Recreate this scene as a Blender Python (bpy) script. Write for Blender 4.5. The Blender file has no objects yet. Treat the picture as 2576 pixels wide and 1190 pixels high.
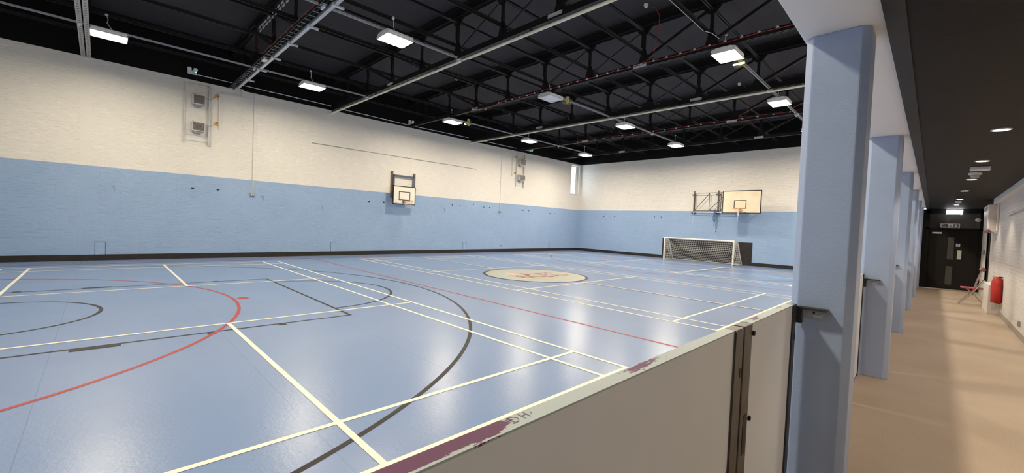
import bpy, bmesh, math, random
from mathutils import Vector, Matrix
random.seed(7)
PI = math.pi
scene = bpy.context.scene
col = scene.collection
ORD = ['first', 'second', 'third', 'fourth', 'fifth', 'sixth', 'seventh', 'eighth', 'ninth', 'tenth', 'eleventh', 'twelfth',
       'thirteenth', 'fourteenth', 'fifteenth', 'sixteenth']

# ------------------------------------------------------------------ materials
def sock(b, *names):
    for n in names:
        if n in b.inputs:
            return b.inputs[n]
class NT:
    def __init__(s, name):
        s.m = bpy.data.materials.new(name); s.m.use_nodes = True
        s.t = s.m.node_tree; s.n = s.t.nodes; s.l = s.t.links
        s.b = s.n['Principled BSDF']; s.out = s.n['Material Output']
        s.tc = s.n.new('ShaderNodeTexCoord')
    def node(s, k, **kw):
        x = s.n.new(k)
        for a, v in kw.items():
            setattr(x, a, v)
        return x
    def link(s, a, b): s.l.new(a, b)
    def math(s, op, a, b=None):
        x = s.node('ShaderNodeMath', operation=op)
        for i, v in enumerate((a, b)):
            if v is None: continue
            if isinstance(v, (int, float)): x.inputs[i].default_value = v
            else: s.link(v, x.inputs[i])
        return x.outputs[0]
    def mix(s, f, a, b, mode='MIX'):
        x = s.node('ShaderNodeMix', data_type='RGBA', blend_type=mode)
        if isinstance(f, (int, float)): x.inputs[0].default_value = f
        else: s.link(f, x.inputs[0])
        for i, v in ((6, a), (7, b)):
            if isinstance(v, (tuple, list)): x.inputs[i].default_value = (*v[:3], 1)
            else: s.link(v, x.inputs[i])
        return x.outputs[2]
    def noise(s, scale, detail=3, vec=None, rough=.5):
        x = s.node('ShaderNodeTexNoise'); x.inputs['Scale'].default_value = scale
        x.inputs['Detail'].default_value = detail; x.inputs['Roughness'].default_value = rough
        s.link(vec if vec is not None else s.tc.outputs['Object'], x.inputs['Vector'])
        return x.outputs[0]
    def ramp(s, f, p0, p1):
        x = s.node('ShaderNodeMapRange'); x.inputs[1].default_value = p0; x.inputs[2].default_value = p1
        s.link(f, x.inputs[0]); return x.outputs[0]
    def bump(s, h, strength=.3, dist=.005):
        x = s.node('ShaderNodeBump'); x.inputs['Strength'].default_value = strength; x.inputs['Distance'].default_value = dist
        s.link(h, x.inputs['Height']); s.link(x.outputs[0], s.b.inputs['Normal'])
    def scaled(s, v):
        x = s.node('ShaderNodeMapping'); x.inputs['Scale'].default_value = v
        s.link(s.tc.outputs['Object'], x.inputs['Vector']); return x.outputs[0]
def mat(name, c, rough=.5, metal=0., var=.12, nscale=6., bump=0., bscale=60., spec=.5, coat=0.):
    t = NT(name)
    lo = tuple(max(0, x*(1-var)) for x in c); hi = tuple(min(1, x*(1+var)) for x in c)
    t.link(t.mix(t.ramp(t.noise(nscale), .3, .7), lo, hi), t.b.inputs['Base Color'])
    t.b.inputs['Roughness'].default_value = rough; t.b.inputs['Metallic'].default_value = metal
    sock(t.b, 'Specular IOR Level', 'Specular').default_value = spec
    if coat: sock(t.b, 'Coat Weight', 'Clearcoat').default_value = coat
    if bump: t.bump(t.noise(bscale), bump, .004)
    return t.m
def emit(name, c, s):
    t = NT(name); e = t.node('ShaderNodeEmission')
    f = t.ramp(t.noise(3.), .2, .8)
    t.link(t.mix(f, tuple(x*.97 for x in c), c), e.inputs['Color']); e.inputs['Strength'].default_value = s
    t.link(e.outputs[0], t.out.inputs['Surface']); return t.m
M = {}
M['steel_black'] = mat('black_painted_steel', (.009, .008, .008), .55, var=.25, spec=.18)
M['black'] = mat('black_plastic', (.010, .009, .009), .5, spec=.2)
M['deck'] = None
M['white_metal'] = mat('white_metal', (.72, .72, .71), .4, var=.05)
M['white_plastic'] = mat('white_plastic', (.75, .76, .77), .4, var=.05)
M['galv'] = mat('galvanised_steel', (.22, .225, .235), .45, .3, var=.2, nscale=20)
M['galv_light'] = mat('pale_grey_trunking', (.50, .52, .55), .4, .3, var=.12, nscale=12)
M['cream'] = mat('cream_pipe', (.78, .73, .55), .35, var=.1)
M['red_cable'] = mat('red_cable', (.22, .022, .022), .5, spec=.2)
M['clip'] = mat('pale_clip', (.68, .66, .60), .5)
M['plate'] = mat('pale_plate', (.5, .5, .5), .5, var=.3, nscale=40)
M['colblue'] = mat('blue_column_paint', (.315, .41, .62), .42, var=.05, nscale=3, bump=.32, bscale=70)
M['barrier'] = mat('barrier_white_board', (.82, .85, .90), .45, var=.04, nscale=1.5, bump=.03)
M['channel'] = mat('dull_bronze_channel', (.075, .062, .048), .5, .3, var=.35, nscale=9)
M['dark_channel'] = mat('dark_steel_channel', (.03, .028, .03), .45, .4, var=.3, nscale=9)
M['bracket'] = mat('blue_grey_bracket', (.30, .36, .45), .4, .2, var=.12, nscale=20)
M['goal_white'] = mat('cream_white_tube', (.78, .75, .64), .35, var=.06)
M['net'] = mat('white_cord_net', (.62, .60, .54), .8, var=.15)
M['ply'] = mat('birch_plywood', (.74, .60, .40), .45, var=.10, nscale=3)
M['board_white'] = mat('cream_white_board', (.80, .75, .62), .4, var=.04)
M['wood'] = mat('brown_timber', (.11, .045, .018), .55, var=.3, nscale=8)
M['rail_blue'] = mat('blue_steel_rail', (.055, .075, .15), .4, .2)
M['rim_red'] = mat('red_brown_rim', (.24, .045, .03), .45)
M['rim_orange'] = mat('orange_rim', (.65, .22, .05), .5)
M['tube_brown'] = mat('dark_brown_tube', (.055, .043, .035), .45, .3)
M['rope_blue'] = mat('blue_rope', (.02, .09, .25), .8)
M['grille'] = mat('dark_grille', (.10, .09, .085), .5, .3, var=.3, nscale=30)
M['heater'] = mat('grey_beige_heater', (.50, .47, .42), .45, var=.08)
M['white_paint'] = mat('white_painted_board', (.70, .67, .61), .5, var=.05)
M['strut'] = mat('grey_white_strut', (.52, .52, .49), .45, var=.12)
M['yellow'] = mat('yellow_box', (.70, .45, .06), .5)
M['red_knob'] = mat('red_knob', (.55, .04, .02), .45)
M['blue_paint'] = mat('blue_painted_panel', (.238, .36, .562), .5, var=.05)
M['blue_dark'] = mat('dark_joint', (.035, .055, .10), .7)
M['hook_grey'] = mat('grey_blue_hook', (.10, .14, .22), .5)
M['door_black'] = mat('black_door_paint', (.006, .005, .0045), .5, var=.2, spec=.12)
M['frame_black'] = mat('black_door_frame', (.004, .0035, .0035), .5, spec=.1)
M['steel_plate'] = mat('brushed_plate', (.62, .58, .47), .3, .6, var=.1, nscale=30)
M['vision'] = mat('dark_vision_glass', (.040, .037, .035), .3, var=.1, spec=.25)
M['transom'] = mat('dark_transom_glass', (.030, .026, .023), .06, var=.1, spec=.6)
M['sign_green'] = mat('dark_green_sign', (.012, .030, .022), .4)
M['sign_grey'] = mat('pale_sign_border', (.42, .42, .38), .4)
M['sign_white'] = mat('sign_lettering', (.62, .62, .56), .5)
M['notice_blue'] = mat('blue_notice', (.05, .07, .22), .5)
M['chair_red'] = mat('red_vinyl', (.36, .04, .045), .4, spec=.3)
M['chair_plum'] = mat('plum_backrest', (.14, .025, .04), .45)
M['chair_metal'] = mat('grey_tube', (.30, .27, .23), .35, .6)
M['bag_red'] = mat('red_bag_cloth', (.34, .010, .008), .6, bump=.6, bscale=9, var=.25, spec=.2)
M['ac_white'] = mat('warm_white_casing', (.62, .57, .51), .4, var=.04)
M['skirt'] = mat('grey_vinyl_skirting', (.22, .19, .15), .5)
M['black_board'] = mat('black_rubber_board', (.012, .010, .009), .6, var=.3, nscale=4, spec=.2)
M['scratch'] = mat('purple_scratch', (.12, .05, .10), .7)
M['grey_face'] = mat('grey_detector_face', (.36, .38, .40), .4)
M['green_led'] = emit('green_led', (.05, 1., .35), 6.)
M['lamp'] = emit('warm_white_diffuser', (1., .865, .655), 195.); M['lamp_mid'] = emit('warm_white_mid_diffuser', (1., .865, .665), 240.); M['lamp_bright'] = emit('warm_white_bright_diffuser', (1., .865, .66), 275.); M['lamp_far'] = emit('warm_white_far_diffuser', (1., .865, .68), 340.)
M['downlamp'] = emit('warm_downlight', (1., .76, .58), 50.)
M['exit_lit'] = emit('lit_exit_face', (.93, .92, 1.), 8.)
M['exit_green'] = mat('green_band', (.02, .16, .09), .4)
M['logo_fill'] = mat('cream_grey_disc', (.39, .40, .335), .5, var=.06, nscale=5, spec=.2)
M['line_white'] = mat('cream_court_line', (.82, .76, .60), .45, var=.05, nscale=4, spec=.3)
M['line_black'] = mat('black_court_line', (.022, .019, .018), .5, var=.15, nscale=4, spec=.08)
M['line_red'] = mat('red_court_line', (.31, .030, .028), .5, var=.08, nscale=4, spec=.2)
M['logo_red'] = mat('dark_red_letter', (.26, .035, .045), .5, spec=.15)
M['logo_blue'] = mat('pale_blue_patch', (.30, .45, .50), .5)
M['logo_orange'] = mat('peach_patch', (.72, .40, .24), .5)
M['logo_grey'] = mat('grey_green_print', (.22, .24, .20), .5)
M['twig'] = mat('bare_twig', (.16, .13, .10), .8)

def deck_mat():
    t = NT('black_roof_deck')
    sep = t.node('ShaderNodeSeparateXYZ'); t.link(t.tc.outputs['Object'], sep.inputs[0])
    fx = t.math('FRACT', t.math('DIVIDE', sep.outputs[0], .6)); fy = t.math('FRACT', t.math('DIVIDE', sep.outputs[1], 2.4))
    seam = t.math('MAXIMUM', t.math('LESS_THAN', fx, .02), t.math('LESS_THAN', fy, .004))
    c = t.mix(t.noise(1.2), (.026, .023, .025), (.034, .030, .032))
    t.link(t.mix(seam, c, (.012, .011, .012)), t.b.inputs['Base Color'])
    t.b.inputs['Roughness'].default_value = .75; sock(t.b, 'Specular IOR Level', 'Specular').default_value = .15; t.bump(t.noise(80), .1); return t.m
M['deck'] = deck_mat()
def floor_mat():
    t = NT('blue_sports_vinyl')
    sep = t.node('ShaderNodeSeparateXYZ'); t.link(t.tc.outputs['Object'], sep.inputs[0])
    f = t.math('FRACT', t.math('DIVIDE', t.math('ADD', sep.outputs[1], 15.48), 1.53))
    seam = t.math('LESS_THAN', f, .004)
    n1 = t.noise(.8, 4); n2 = t.noise(9., 5, t.scaled((1, .35, 1)))
    c = t.mix(t.ramp(n1, .3, .7), (.134, .210, .392), (.150, .228, .415))
    c = t.mix(t.math('MULTIPLY', seam, .45), c, (.075, .11, .19))
    t.link(c, t.b.inputs['Base Color'])
    t.b.inputs['Roughness'].default_value = .262; sock(t.b, 'Specular IOR Level', 'Specular').default_value = .36
    h = t.math('ADD', t.math('MULTIPLY', t.noise(26., 4), 1.), t.math('MULTIPLY', t.noise(70., 2), .3))
    t.bump(h, .30, .005); return t.m
M['floor'] = floor_mat()
def corridor_mat():
    t = NT('beige_corridor_vinyl')
    c = t.mix(t.ramp(t.noise(1.5, 4), .3, .7), (.36, .265, .175), (.42, .32, .22))
    c = t.mix(t.math('MULTIPLY', t.ramp(t.noise(95., 3), .42, .66), .45), c, (.25, .18, .12))
    t.link(c, t.b.inputs['Base Color']); t.b.inputs['Roughness'].default_value = .42
    sock(t.b, 'Specular IOR Level', 'Specular').default_value = .35
    t.bump(t.noise(120.), .08); return t.m
M['corridor'] = corridor_mat()
def wall_mat(name, horiz, blue=True, bw=.225,  smooth=0., zc=2.812, zt=5.955, white=(.76, .72, .64), bands=None, black=True, strength=.75):
    """painted brickwork: horiz = 0 for a wall along x, 1 for a wall along y"""
    t = NT(name)
    sep = t.node('ShaderNodeSeparateXYZ'); t.link(t.tc.outputs['Object'], sep.inputs[0])
    z = sep.outputs[2]; h = sep.outputs[horiz]
    com = t.node('ShaderNodeCombineXYZ')
    wob = t.math('MULTIPLY', t.math('SUBTRACT', t.noise(2.2, 3), .5), .012)
    t.link(h, com.inputs[0]); t.link(t.math('ADD', z, wob), com.inputs[1])
    br = t.node('ShaderNodeTexBrick'); t.link(com.outputs[0], br.inputs['Vector'])
    br.inputs['Scale'].default_value = 1.; br.inputs['Brick Width'].default_value = bw; br.inputs['Row Height'].default_value = .075
    br.inputs['Mortar Size'].default_value = .006; br.inputs['Mortar Smooth'].default_value = .25
    mort = br.outputs['Fac']
    br.inputs['Color1'].default_value = (.45, .45, .45, 1); br.inputs['Color2'].default_value = (.55, .55, .55, 1)
    patch = t.ramp(t.noise(5., 4, t.scaled((1, 1, 5))), .42, .62)          # paint fills some joints
    mort = t.math('MULTIPLY', mort, patch)
    if bands:
        f = t.math('FRACT', t.math('DIVIDE', t.math('ADD', h, bands[0]), bands[1]))
        keep = t.math('GREATER_THAN', f, bands[2]); mort = t.math('MULTIPLY', mort, keep)
    n = t.ramp(t.noise(.9, 4), .3, .7)
    cw = t.mix(n, tuple(x*.96 for x in white), white)
    c = cw
    if blue:
        cb = t.mix(n, (.225, .345, .545), (.250, .375, .580))
        c = t.mix(t.math('LESS_THAN', z, zc), c, cb)
    if black:
        up = t.math('GREATER_THAN', z, zt); c = t.mix(up, c, (.006, .0055, .0055))
        t.link(t.math('SUBTRACT', .35, t.math('MULTIPLY', up, .28)), sock(t.b, 'Specular IOR Level', 'Specular'))
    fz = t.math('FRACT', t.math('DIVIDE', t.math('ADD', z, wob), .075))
    glint = t.math('MULTIPLY', t.math('GREATER_THAN', fz, .10), t.math('LESS_THAN', fz, .26))  # highlights along the brick courses, painted as pale streaks in the colour
    glint = t.math('MULTIPLY', glint, t.ramp(t.noise(3.3, 4, t.scaled((1, 1, 7))), .53, .63))
    if bands: glint = t.math('MULTIPLY', glint, keep)
    if blue: c = t.mix(t.math('MULTIPLY', glint, .48), c, t.mix(1., c, (1.55, 1.5, 1.4), 'MULTIPLY'))
    c = t.mix(t.math('MULTIPLY', mort, .34), c, t.mix(1., c, (.55, .55, .55), 'MULTIPLY'))
    t.link(c, t.b.inputs['Base Color']); t.b.inputs['Roughness'].default_value = .42
    sock(t.b, 'Specular IOR Level', 'Specular').default_value = .35
    hgt = t.math('ADD', t.math('MULTIPLY', mort, -1.), t.math('MULTIPLY', t.noise(14., 4), .5))
    t.bump(hgt, strength, .010); return t.m
M['wall_left'] = wall_mat('painted_brick_left', 1, bw=.9, bands=(1.78 + 35, 3.5, .066))
M['wall_far'] = wall_mat('painted_brick_far', 0, bw=.9)
M['wall_right'] = wall_mat('painted_concrete_beam', 1, blue=False, strength=.1, white=(.91, .85, .79), bands=(0., 1., 2.))
M['wall_corr'] = wall_mat('white_corridor_brick', 1, blue=False, black=False, white=(.62, .585, .55), strength=.9)
M['wall_corr_end'] = wall_mat('white_corridor_end', 0, blue=False, black=False, white=(.62, .58, .54), strength=.5)
def corr_ceiling():
    t = NT('black_acoustic_panels')
    sep = t.node('ShaderNodeSeparateXYZ'); t.link(t.tc.outputs['Object'], sep.inputs[0])
    f = t.math('FRACT', t.math('DIVIDE', t.math('ADD', sep.outputs[1], 12 - 2.03), 1.2))
    seam = t.math('LESS_THAN', f, .03)
    c = t.mix(t.noise(3., 4), (.006, .005, .0045), (.009, .0075, .007))
    t.link(t.mix(seam, c, (.003, .003, .003)), t.b.inputs['Base Color']); t.b.inputs['Roughness'].default_value = .6; sock(t.b, 'Specular IOR Level', 'Specular').default_value = .08
    t.bump(t.math('ADD', t.math('MULTIPLY', seam, -1.), t.math('MULTIPLY', t.noise(60.), .15)), .5, .01); return t.m
M['corr_ceiling'] = corr_ceiling()
def chipped():
    """pale grey paint chipped back to purple, mostly near the camera end"""
    t = NT('chipped_purple_edge')
    g = t.node('ShaderNodeNewGeometry'); sep = t.node('ShaderNodeSeparateXYZ'); t.link(g.outputs['Position'], sep.inputs[0])
    y = sep.outputs[1]; x = sep.outputs[0]
    a = t.ramp(y, -.70, -.80)
    def hump(c, k, amp):
        return t.math('MULTIPLY', t.math('MAXIMUM', t.math('SUBTRACT', 1., t.math('MULTIPLY', t.math('ABSOLUTE', t.math('SUBTRACT', y, c)), k)), 0.), amp)
    amt = t.math('MAXIMUM', t.math('MAXIMUM', a, hump(-.20, 6., .80)), t.math('MAXIMUM', hump(.88, 4., .62), hump(1.35, 6., .45)))
    edge = t.ramp(t.math('ABSOLUTE', t.math('SUBTRACT', x, 15.232)), .010, .024)
    n = t.noise(22., 7, t.scaled((4., .8, 1)), .7)
    v = t.math('ADD', amt, t.math('SUBTRACT', t.math('MULTIPLY', t.math('SUBTRACT', n, .5), 2.3), t.math('MULTIPLY', edge, .75)))
    f = t.ramp(v, .42, .45)
    c = t.mix(f, (.44, .50, .50), (.115, .036, .088))
    t.link(c, t.b.inputs['Base Color']); t.b.inputs['Roughness'].default_value = .5; sock(t.b, 'Specular IOR Level', 'Specular').default_value = .08; return t.m
M['chipped'] = chipped()
def perforated():
    t = NT('perforated_pale_channel'); g = t.node('ShaderNodeNewGeometry')
    sep = t.node('ShaderNodeSeparateXYZ'); t.link(g.outputs['Position'], sep.inputs[0])
    f = t.math('LESS_THAN', t.math('FRACT', t.math('DIVIDE', t.math('ADD', sep.outputs[0], 10.), .16)), .32)
    q = t.math('LESS_THAN', t.math('ABSOLUTE', t.math('SUBTRACT', t.math('ABSOLUTE', t.math('ADD', sep.outputs[1], 1.67)), .06)), .02)
    t.link(t.mix(t.math('MULTIPLY', f, q), t.mix(t.noise(30.), (.26, .25, .23), (.40, .38, .35)), (.01, .01, .01)), t.b.inputs['Base Color'])
    t.b.inputs['Roughness'].default_value = .5; return t.m
M['perforated'] = perforated()
def glass(name, tint, mixf):
    t = NT(name); tr = t.node('ShaderNodeBsdfTransparent'); gl = t.node('ShaderNodeBsdfGlossy'); mx = t.node('ShaderNodeMixShader')
    t.link(t.mix(t.ramp(t.noise(2.), .2, .8), tuple(x*.96 for x in tint), tint), tr.inputs[0])
    gl.inputs['Roughness'].default_value = .05; mx.inputs[0].default_value = mixf
    t.link(tr.outputs[0], mx.inputs[1]); t.link(gl.outputs[0], mx.inputs[2]); t.link(mx.outputs[0], t.out.inputs['Surface']); return t.m
M['glass'] = glass('window_glass', (.95, .97, 1.), .06)
M['yellow_clear'] = glass('yellow_clear_cover', (.96, .93, .62), .10)

# ------------------------------------------------------------------ mesh builder
class MB:
    def __init__(s): s.v = []; s.f = []; s.sm = []
    def add(s, vs, fs, smooth=False):
        o = len(s.v); s.v += [tuple(v) for v in vs]
        for f in fs: s.f.append(tuple(i + o for i in f)); s.sm.append(smooth)
        return s
    def box(s, x0, x1, y0, y1, z0, z1):
        x0, x1 = sorted((x0, x1)); y0, y1 = sorted((y0, y1)); z0, z1 = sorted((z0, z1))
        v = [(x, y, z) for z in (z0, z1) for y in (y0, y1) for x in (x0, x1)]
        return s.add(v, [(0, 2, 3, 1), (4, 5, 7, 6), (0, 1, 5, 4), (2, 6, 7, 3), (0, 4, 6, 2), (1, 3, 7, 5)])
    def bar(s, p, q, w, h=None, up=(0, 0, 1)):
        p = Vector(p); q = Vector(q); h = w if h is None else h
        d = (q - p).normalized(); u = Vector(up)
        if abs(d.dot(u)) > .98: u = Vector((0, 1, 0)) if abs(d.y) < .9 else Vector((1, 0, 0))
        a = d.cross(u).normalized()*w/2; b = a.cross(d).normalized()*h/2
        v = [e + i*a + j*b for e in (p, q) for i, j in ((-1, -1), (1, -1), (1, 1), (-1, 1))]
        return s.add(v, [(3, 2, 1, 0), (4, 5, 6, 7), (0, 1, 5, 4), (1, 2, 6, 5), (2, 3, 7, 6), (3, 0, 4, 7)])
    def tube(s, pts, r, n=8, caps=True, closed=False):
        pts = [Vector(p) for p in pts]; k = len(pts); rings = []
        up = Vector((0, 0, 1))
        for i, p in enumerate(pts):
            if closed: d = pts[(i + 1) % k] - pts[i - 1]
            else: d = pts[min(i + 1, k - 1)] - pts[max(i - 1, 0)]
            d.normalize()
            u = up if abs(d.dot(up)) < .95 else Vector((0, 1, 0))
            a = d.cross(u).normalized(); b = a.cross(d).normalized()
            rr = r[i] if isinstance(r, (list, tuple)) else r
            rings.append([p + rr*(math.cos(2*PI*j/n)*a + math.sin(2*PI*j/n)*b) for j in range(n)])
        vs = [v for ring in rings for v in ring]; fs = []
        for i in range(k if closed else k - 1):
            i2 = (i + 1) % k
            for j in range(n):
                j2 = (j + 1) % n; fs.append((i*n + j, i*n + j2, i2*n + j2, i2*n + j))
        s.add(vs, fs, n > 4)
        if caps and not closed:
            s.add(rings[0], [tuple(range(n))[::-1]]); s.add(rings[-1], [tuple(range(n))])
        return s
    def lathe(s, base, axis, prof, n=20):
        base = Vector(base); d = Vector(axis).normalized()
        u = Vector((0, 0, 1)) if abs(d.z) < .9 else Vector((1, 0, 0))
        a = d.cross(u).normalized(); b = a.cross(d)
        rings = [[base + d*h + r*(math.cos(2*PI*j/n)*a + math.sin(2*PI*j/n)*b) for j in range(n)] for r, h in prof]
        fs = [(i*n + j, i*n + (j + 1) % n, (i + 1)*n + (j + 1) % n, (i + 1)*n + j) for i in range(len(prof) - 1) for j in range(n)]
        s.add([v for r in rings for v in r], fs, True)
        s.add(rings[0], [tuple(range(n))[::-1]]); s.add(rings[-1], [tuple(range(n))]); return s
    def prism(s, poly, axis, a, b):
        """poly in the two other axes (in x,y,z order), extruded along axis from a to b"""
        def P(c, t):
            l = list(c); l.insert(axis, t); return tuple(l)
        k = len(poly)
        v = [P(c, a) for c in poly] + [P(c, b) for c in poly]
        return s.add(v, [tuple(range(k))[::-1], tuple(range(k, 2*k))] + [(i, (i + 1) % k, k + (i + 1) % k, k + i) for i in range(k)])
    def strip(s, pts, w, z):
        """a flat painted line along a polyline on the floor"""
        P = [Vector((p[0], p[1])) for p in pts]; L = []; R_ = []
        for i, p in enumerate(P):
            d = (P[min(i + 1, len(P) - 1)] - P[max(i - 1, 0)]).normalized(); nrm = Vector((-d.y, d.x))*w/2
            L.append((*(p + nrm), z)); R_.append((*(p - nrm), z))
        k = len(P); return s.add(L + R_, [(k + i, k + i + 1, i + 1, i) for i in range(k - 1)])
    def poly(s, pts, z): return s.add([(x, y, z) for x, y in pts], [tuple(range(len(pts)))])
def link(name, mb, m, parent=None, bevel=0., kind=None):
    me = bpy.data.meshes.new(name); org = parent.get('_o', (0, 0, 0)) if parent else (0, 0, 0)
    if parent is None and not kind == 'structure' and mb.v:
        xs, ys, zs = zip(*mb.v); org = ((min(xs) + max(xs))/2, (min(ys) + max(ys))/2, min(zs))
    me.from_pydata([(a - org[0], b - org[1], c - org[2]) for a, b, c in mb.v], [], mb.f)
    for p, sm in zip(me.polygons, mb.sm): p.use_smooth = sm
    bm = bmesh.new(); bm.from_mesh(me)
    bmesh.ops.recalc_face_normals(bm, faces=bm.faces) if name not in FLAT else None
    if bevel:
        es = [e for e in bm.edges if len(e.link_faces) == 2 and e.calc_face_angle(0) > .5]
        bmesh.ops.bevel(bm, geom=es, offset=bevel, segments=2, affect='EDGES', profile=.6)
    bm.to_mesh(me); bm.free(); me.materials.append(m if not isinstance(m, str) else M[m])
    o = bpy.data.objects.new(name, me); col.objects.link(o)
    if parent: o.parent = parent; o['_o'] = org
    else: o.location = org; o['_o'] = org
    if kind: o['kind'] = kind
    return o
FLAT = {'court_marking', 'centre_disc', 'lettering_print'}
def struct(name, mb, m, bevel=0.): return link(name, mb, m, None, bevel, 'structure')
def tag(o, label, cat, group=None, kind=None):
    o['label'] = label; o['category'] = cat
    if group: o['group'] = group
    if kind: o['kind'] = kind
    return o
def thing(name, label, cat, loc, group=None):
    o = bpy.data.objects.new(name, None); col.objects.link(o); o.location = loc; o.empty_display_size = .1
    o['_o'] = tuple(loc); return tag(o, label, cat, group)
def solo(name, mb, m, label, cat, group=None, bevel=0.):
    return tag(link(name, mb, m, None, bevel), label, cat, group)
def dup(root, loc, label, group=None):
    r = root.copy(); col.objects.link(r); r.location = loc; r['_o'] = tuple(loc); r['label'] = label
    if group: r['group'] = group
    for ch in list(root.children):
        c = ch.copy(); col.objects.link(c); c.parent = r
        for g in list(ch.children):
            d = g.copy(); col.objects.link(d); d.parent = c
    return r
def arc(cx, cy, r, a0, a1, n=64): return [(cx + r*math.cos(math.radians(a0 + (a1 - a0)*i/n)), cy + r*math.sin(math.radians(a0 + (a1 - a0)*i/n))) for i in range(n + 1)]

# ------------------------------------------------------------------ dimensions
XL, YF, YN = -1.76, 22.65, -5.17          # left wall, far wall, near wall
XR, XB0, XB1 = 16.95, 15.19, 15.58        # corridor wall, beam above the columns
ZD, ZB = 7.36, 2.81                       # roof deck, underside of the beam
YE = 19.6                                 # end wall of the corridor
ZC = 2.78
TY = [-1.67, 1.95, 5.45, 9.03, 12.80, 16.30, 19.90]

# ------------------------------------------------------------------ shell
floor = struct('floor', MB().box(XL - .3, 15.26, YN - .3, YF + .3, -.12, 0), 'floor')
struct('corridor_floor', MB().box(15.26, XR + .4, YN - .3, YE + .3, -.12, 0), 'corridor')
w = MB().box(XL - .35, XL, YN - .3, 21.50, 0, ZD + .2).box(XL - .35, XL, 22.42, YF + .3, 0, ZD + .2)
w.box(XL - .35, XL, 21.50, 22.42, 0, 3.86).box(XL - .35, XL, 21.50, 22.42, 5.84, ZD + .2)
struct('wall_left', w, 'wall_left')
struct('wall_far', MB().box(XL, 15.19, YF, YF + .3, 0, ZD + .2), 'wall_far')
struct('wall_near', MB().box(XL, XR + .4, YN - .3, YN, 0, ZD + .2), 'wall_far')
struct('wall_right', MB().box(XB0, XB1, YN, YF + .3, ZB, ZD + .2), 'wall_right', .012)
struct('wall_corridor', MB().box(XR, XR + .3, YN, 16.75, 0, ZC + .3).box(XR, XR + .3, 17.65, YE + .3, 0, ZC + .3).box(XR, XR + .3, 16.75, 17.65, 2.06, ZC + .3), 'wall_corr')
struct('trim_and_light_block', MB().box(15.36, 15.60, YE, YE + .2, 0, ZC).box(15.60, XR, YE, YE + .2, 2.75, ZC + .02).box(15.5, XR + .2, YE + .2, YE + .26, 0, ZC), 'frame_black')  # black door surround; rear box added to block sky light behind the door
struct('wall_corridor_end', MB().box(15.19, 15.36, YE, YE + .2, 0, ZB).box(15.19, 15.4, YE, YF + .3, 0, ZB), 'wall_corr_end')
struct('wall_recess', MB().box(XR + .28, XR + .34, 16.6, 17.8, 0, 2.2), 'frame_black')
struct('ceiling', MB().box(XL - .3, XB1, YN - .3, YF + .3, ZD, ZD + .2), 'deck')
struct('corridor_ceiling', MB().box(XB1, XR + .3, YN - .3, YE + .3, ZC, ZC + .2), 'corr_ceiling')
struct('trim_1', MB().box(15.575, 15.66, YN, YE, ZC - .012, ZC + .04), 'steel_black')
struct('baseboard_left', MB().box(XL, XL + .018, YN, YF, 0, .178), 'black_board')
struct('baseboard_far', MB().box(XL, 4.41, YF - .018, YF, 0, .178).box(9.25, 15.19, YF - .018, YF, 0, .178), 'black_board')
struct('baseboard_corridor', MB().box(XR - .012, XR, YN, 13.3, 0, .11), 'skirt')
struct('trim_2', MB().box(XR - .11, XR, YN, 14.9, 2.665, ZC), 'white_paint', .006)

# ------------------------------------------------------------------ floor markings
def marking(mb, m, name='court_marking'): return link(name, mb, m, floor)
W = .05; ZW, ZBk, ZR, ZLg = .0032, .0016, .0022, .0018
def court(y0, y1, yc, y2, y3, xs=4.70, xe=8.70, right=True):
    b = MB(); r = lambda p, q, z=ZW: b.strip((p, q), W, z)
    for y in (y0, y1, y2, y3): r((-.005, y), (13.405, y), ZW + .0005)
    for x in (.02, .78, 12.62, 13.38): r((x, y0 - .025), (x, y3 + .025))
    for x in (xs, xe): r((x, y0 - .025), (x, y3 + .025))
    r((.02, yc), (xs, yc), ZW + .0005); r((xe, yc), (13.38, yc), ZW + .0005)
    marking(b, 'line_white')
court(-3.03, -2.57, 0, 2.57, 3.03)
court(5.92, 6.38, 8.785, 11.36, 11.82)
court(14.50, 14.96, 17.3, 19.64, 20.1, 4.80, 8.83)
CX = 6.68
def mir(pts, far): return [(x, 17.48 - y) for x, y in pts] if far else pts
for far in (False, True):
    b = MB(); s = lambda pts, w=W, z=ZBk: b.strip(mir(pts, far), w, z)
    s(arc(6.72, -2.52, 6.70, 0, 180, 120), W, ZBk + .0003); s([(.02, -2.52), (.02, -4.13)]); s([(13.42, -2.52), (13.42, -4.13)])
    s(arc(6.67, 1.645, 1.79, 0, 180), W, ZBk + .0003); s(arc(6.70, -2.60, 1.29, 0, 180))
    s([(5.41, -2.6), (5.41, -3.0)]); s([(7.99, -2.6), (7.99, -3.0)])
    for sg in (-1, 1):
        x = CX + sg*2.435; s([(x, -4.13), (x, 1.595)])
        s([(x + sg*.075, -1.57), (x + sg*.075, -1.15)], .10)
        for yy in (-2.4, -.27, .58): s([(x + sg*.07, yy - .05), (x + sg*.07, yy + .05)], .09)
    s([(CX - 2.46, 1.62), (CX + 2.46, 1.62)]); s([(-.62, -4.13), (14.02, -4.13)], W, ZBk + .0003)
    marking(b, 'line_black')
    b = MB(); s = lambda pts, w=W, z=ZR: b.strip(mir(pts, far), w, z)
    s(arc(6.70, -4.41, 4.85, 0, 180, 96), W, ZR + .0003); s([(-.80, 4.385), (14.2, 4.385)])
    b.poly([(p[0], p[1]) for p in mir([(6.71 + .10*math.cos(a*PI/12), .60 + .10*math.sin(a*PI/12)) for a in range(24)], far)][::(-1 if far else 1)], ZR)
    marking(b, 'line_red')
b = MB().strip([(-.62, -4.13), (-.62, 21.6)], W, ZBk).strip([(14.02, -4.13), (14.02, 21.6)], W, ZBk).strip([(-.62, 8.735), (14.02, 8.735)], W, ZBk + .0003)
marking(b, 'line_black')
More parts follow.
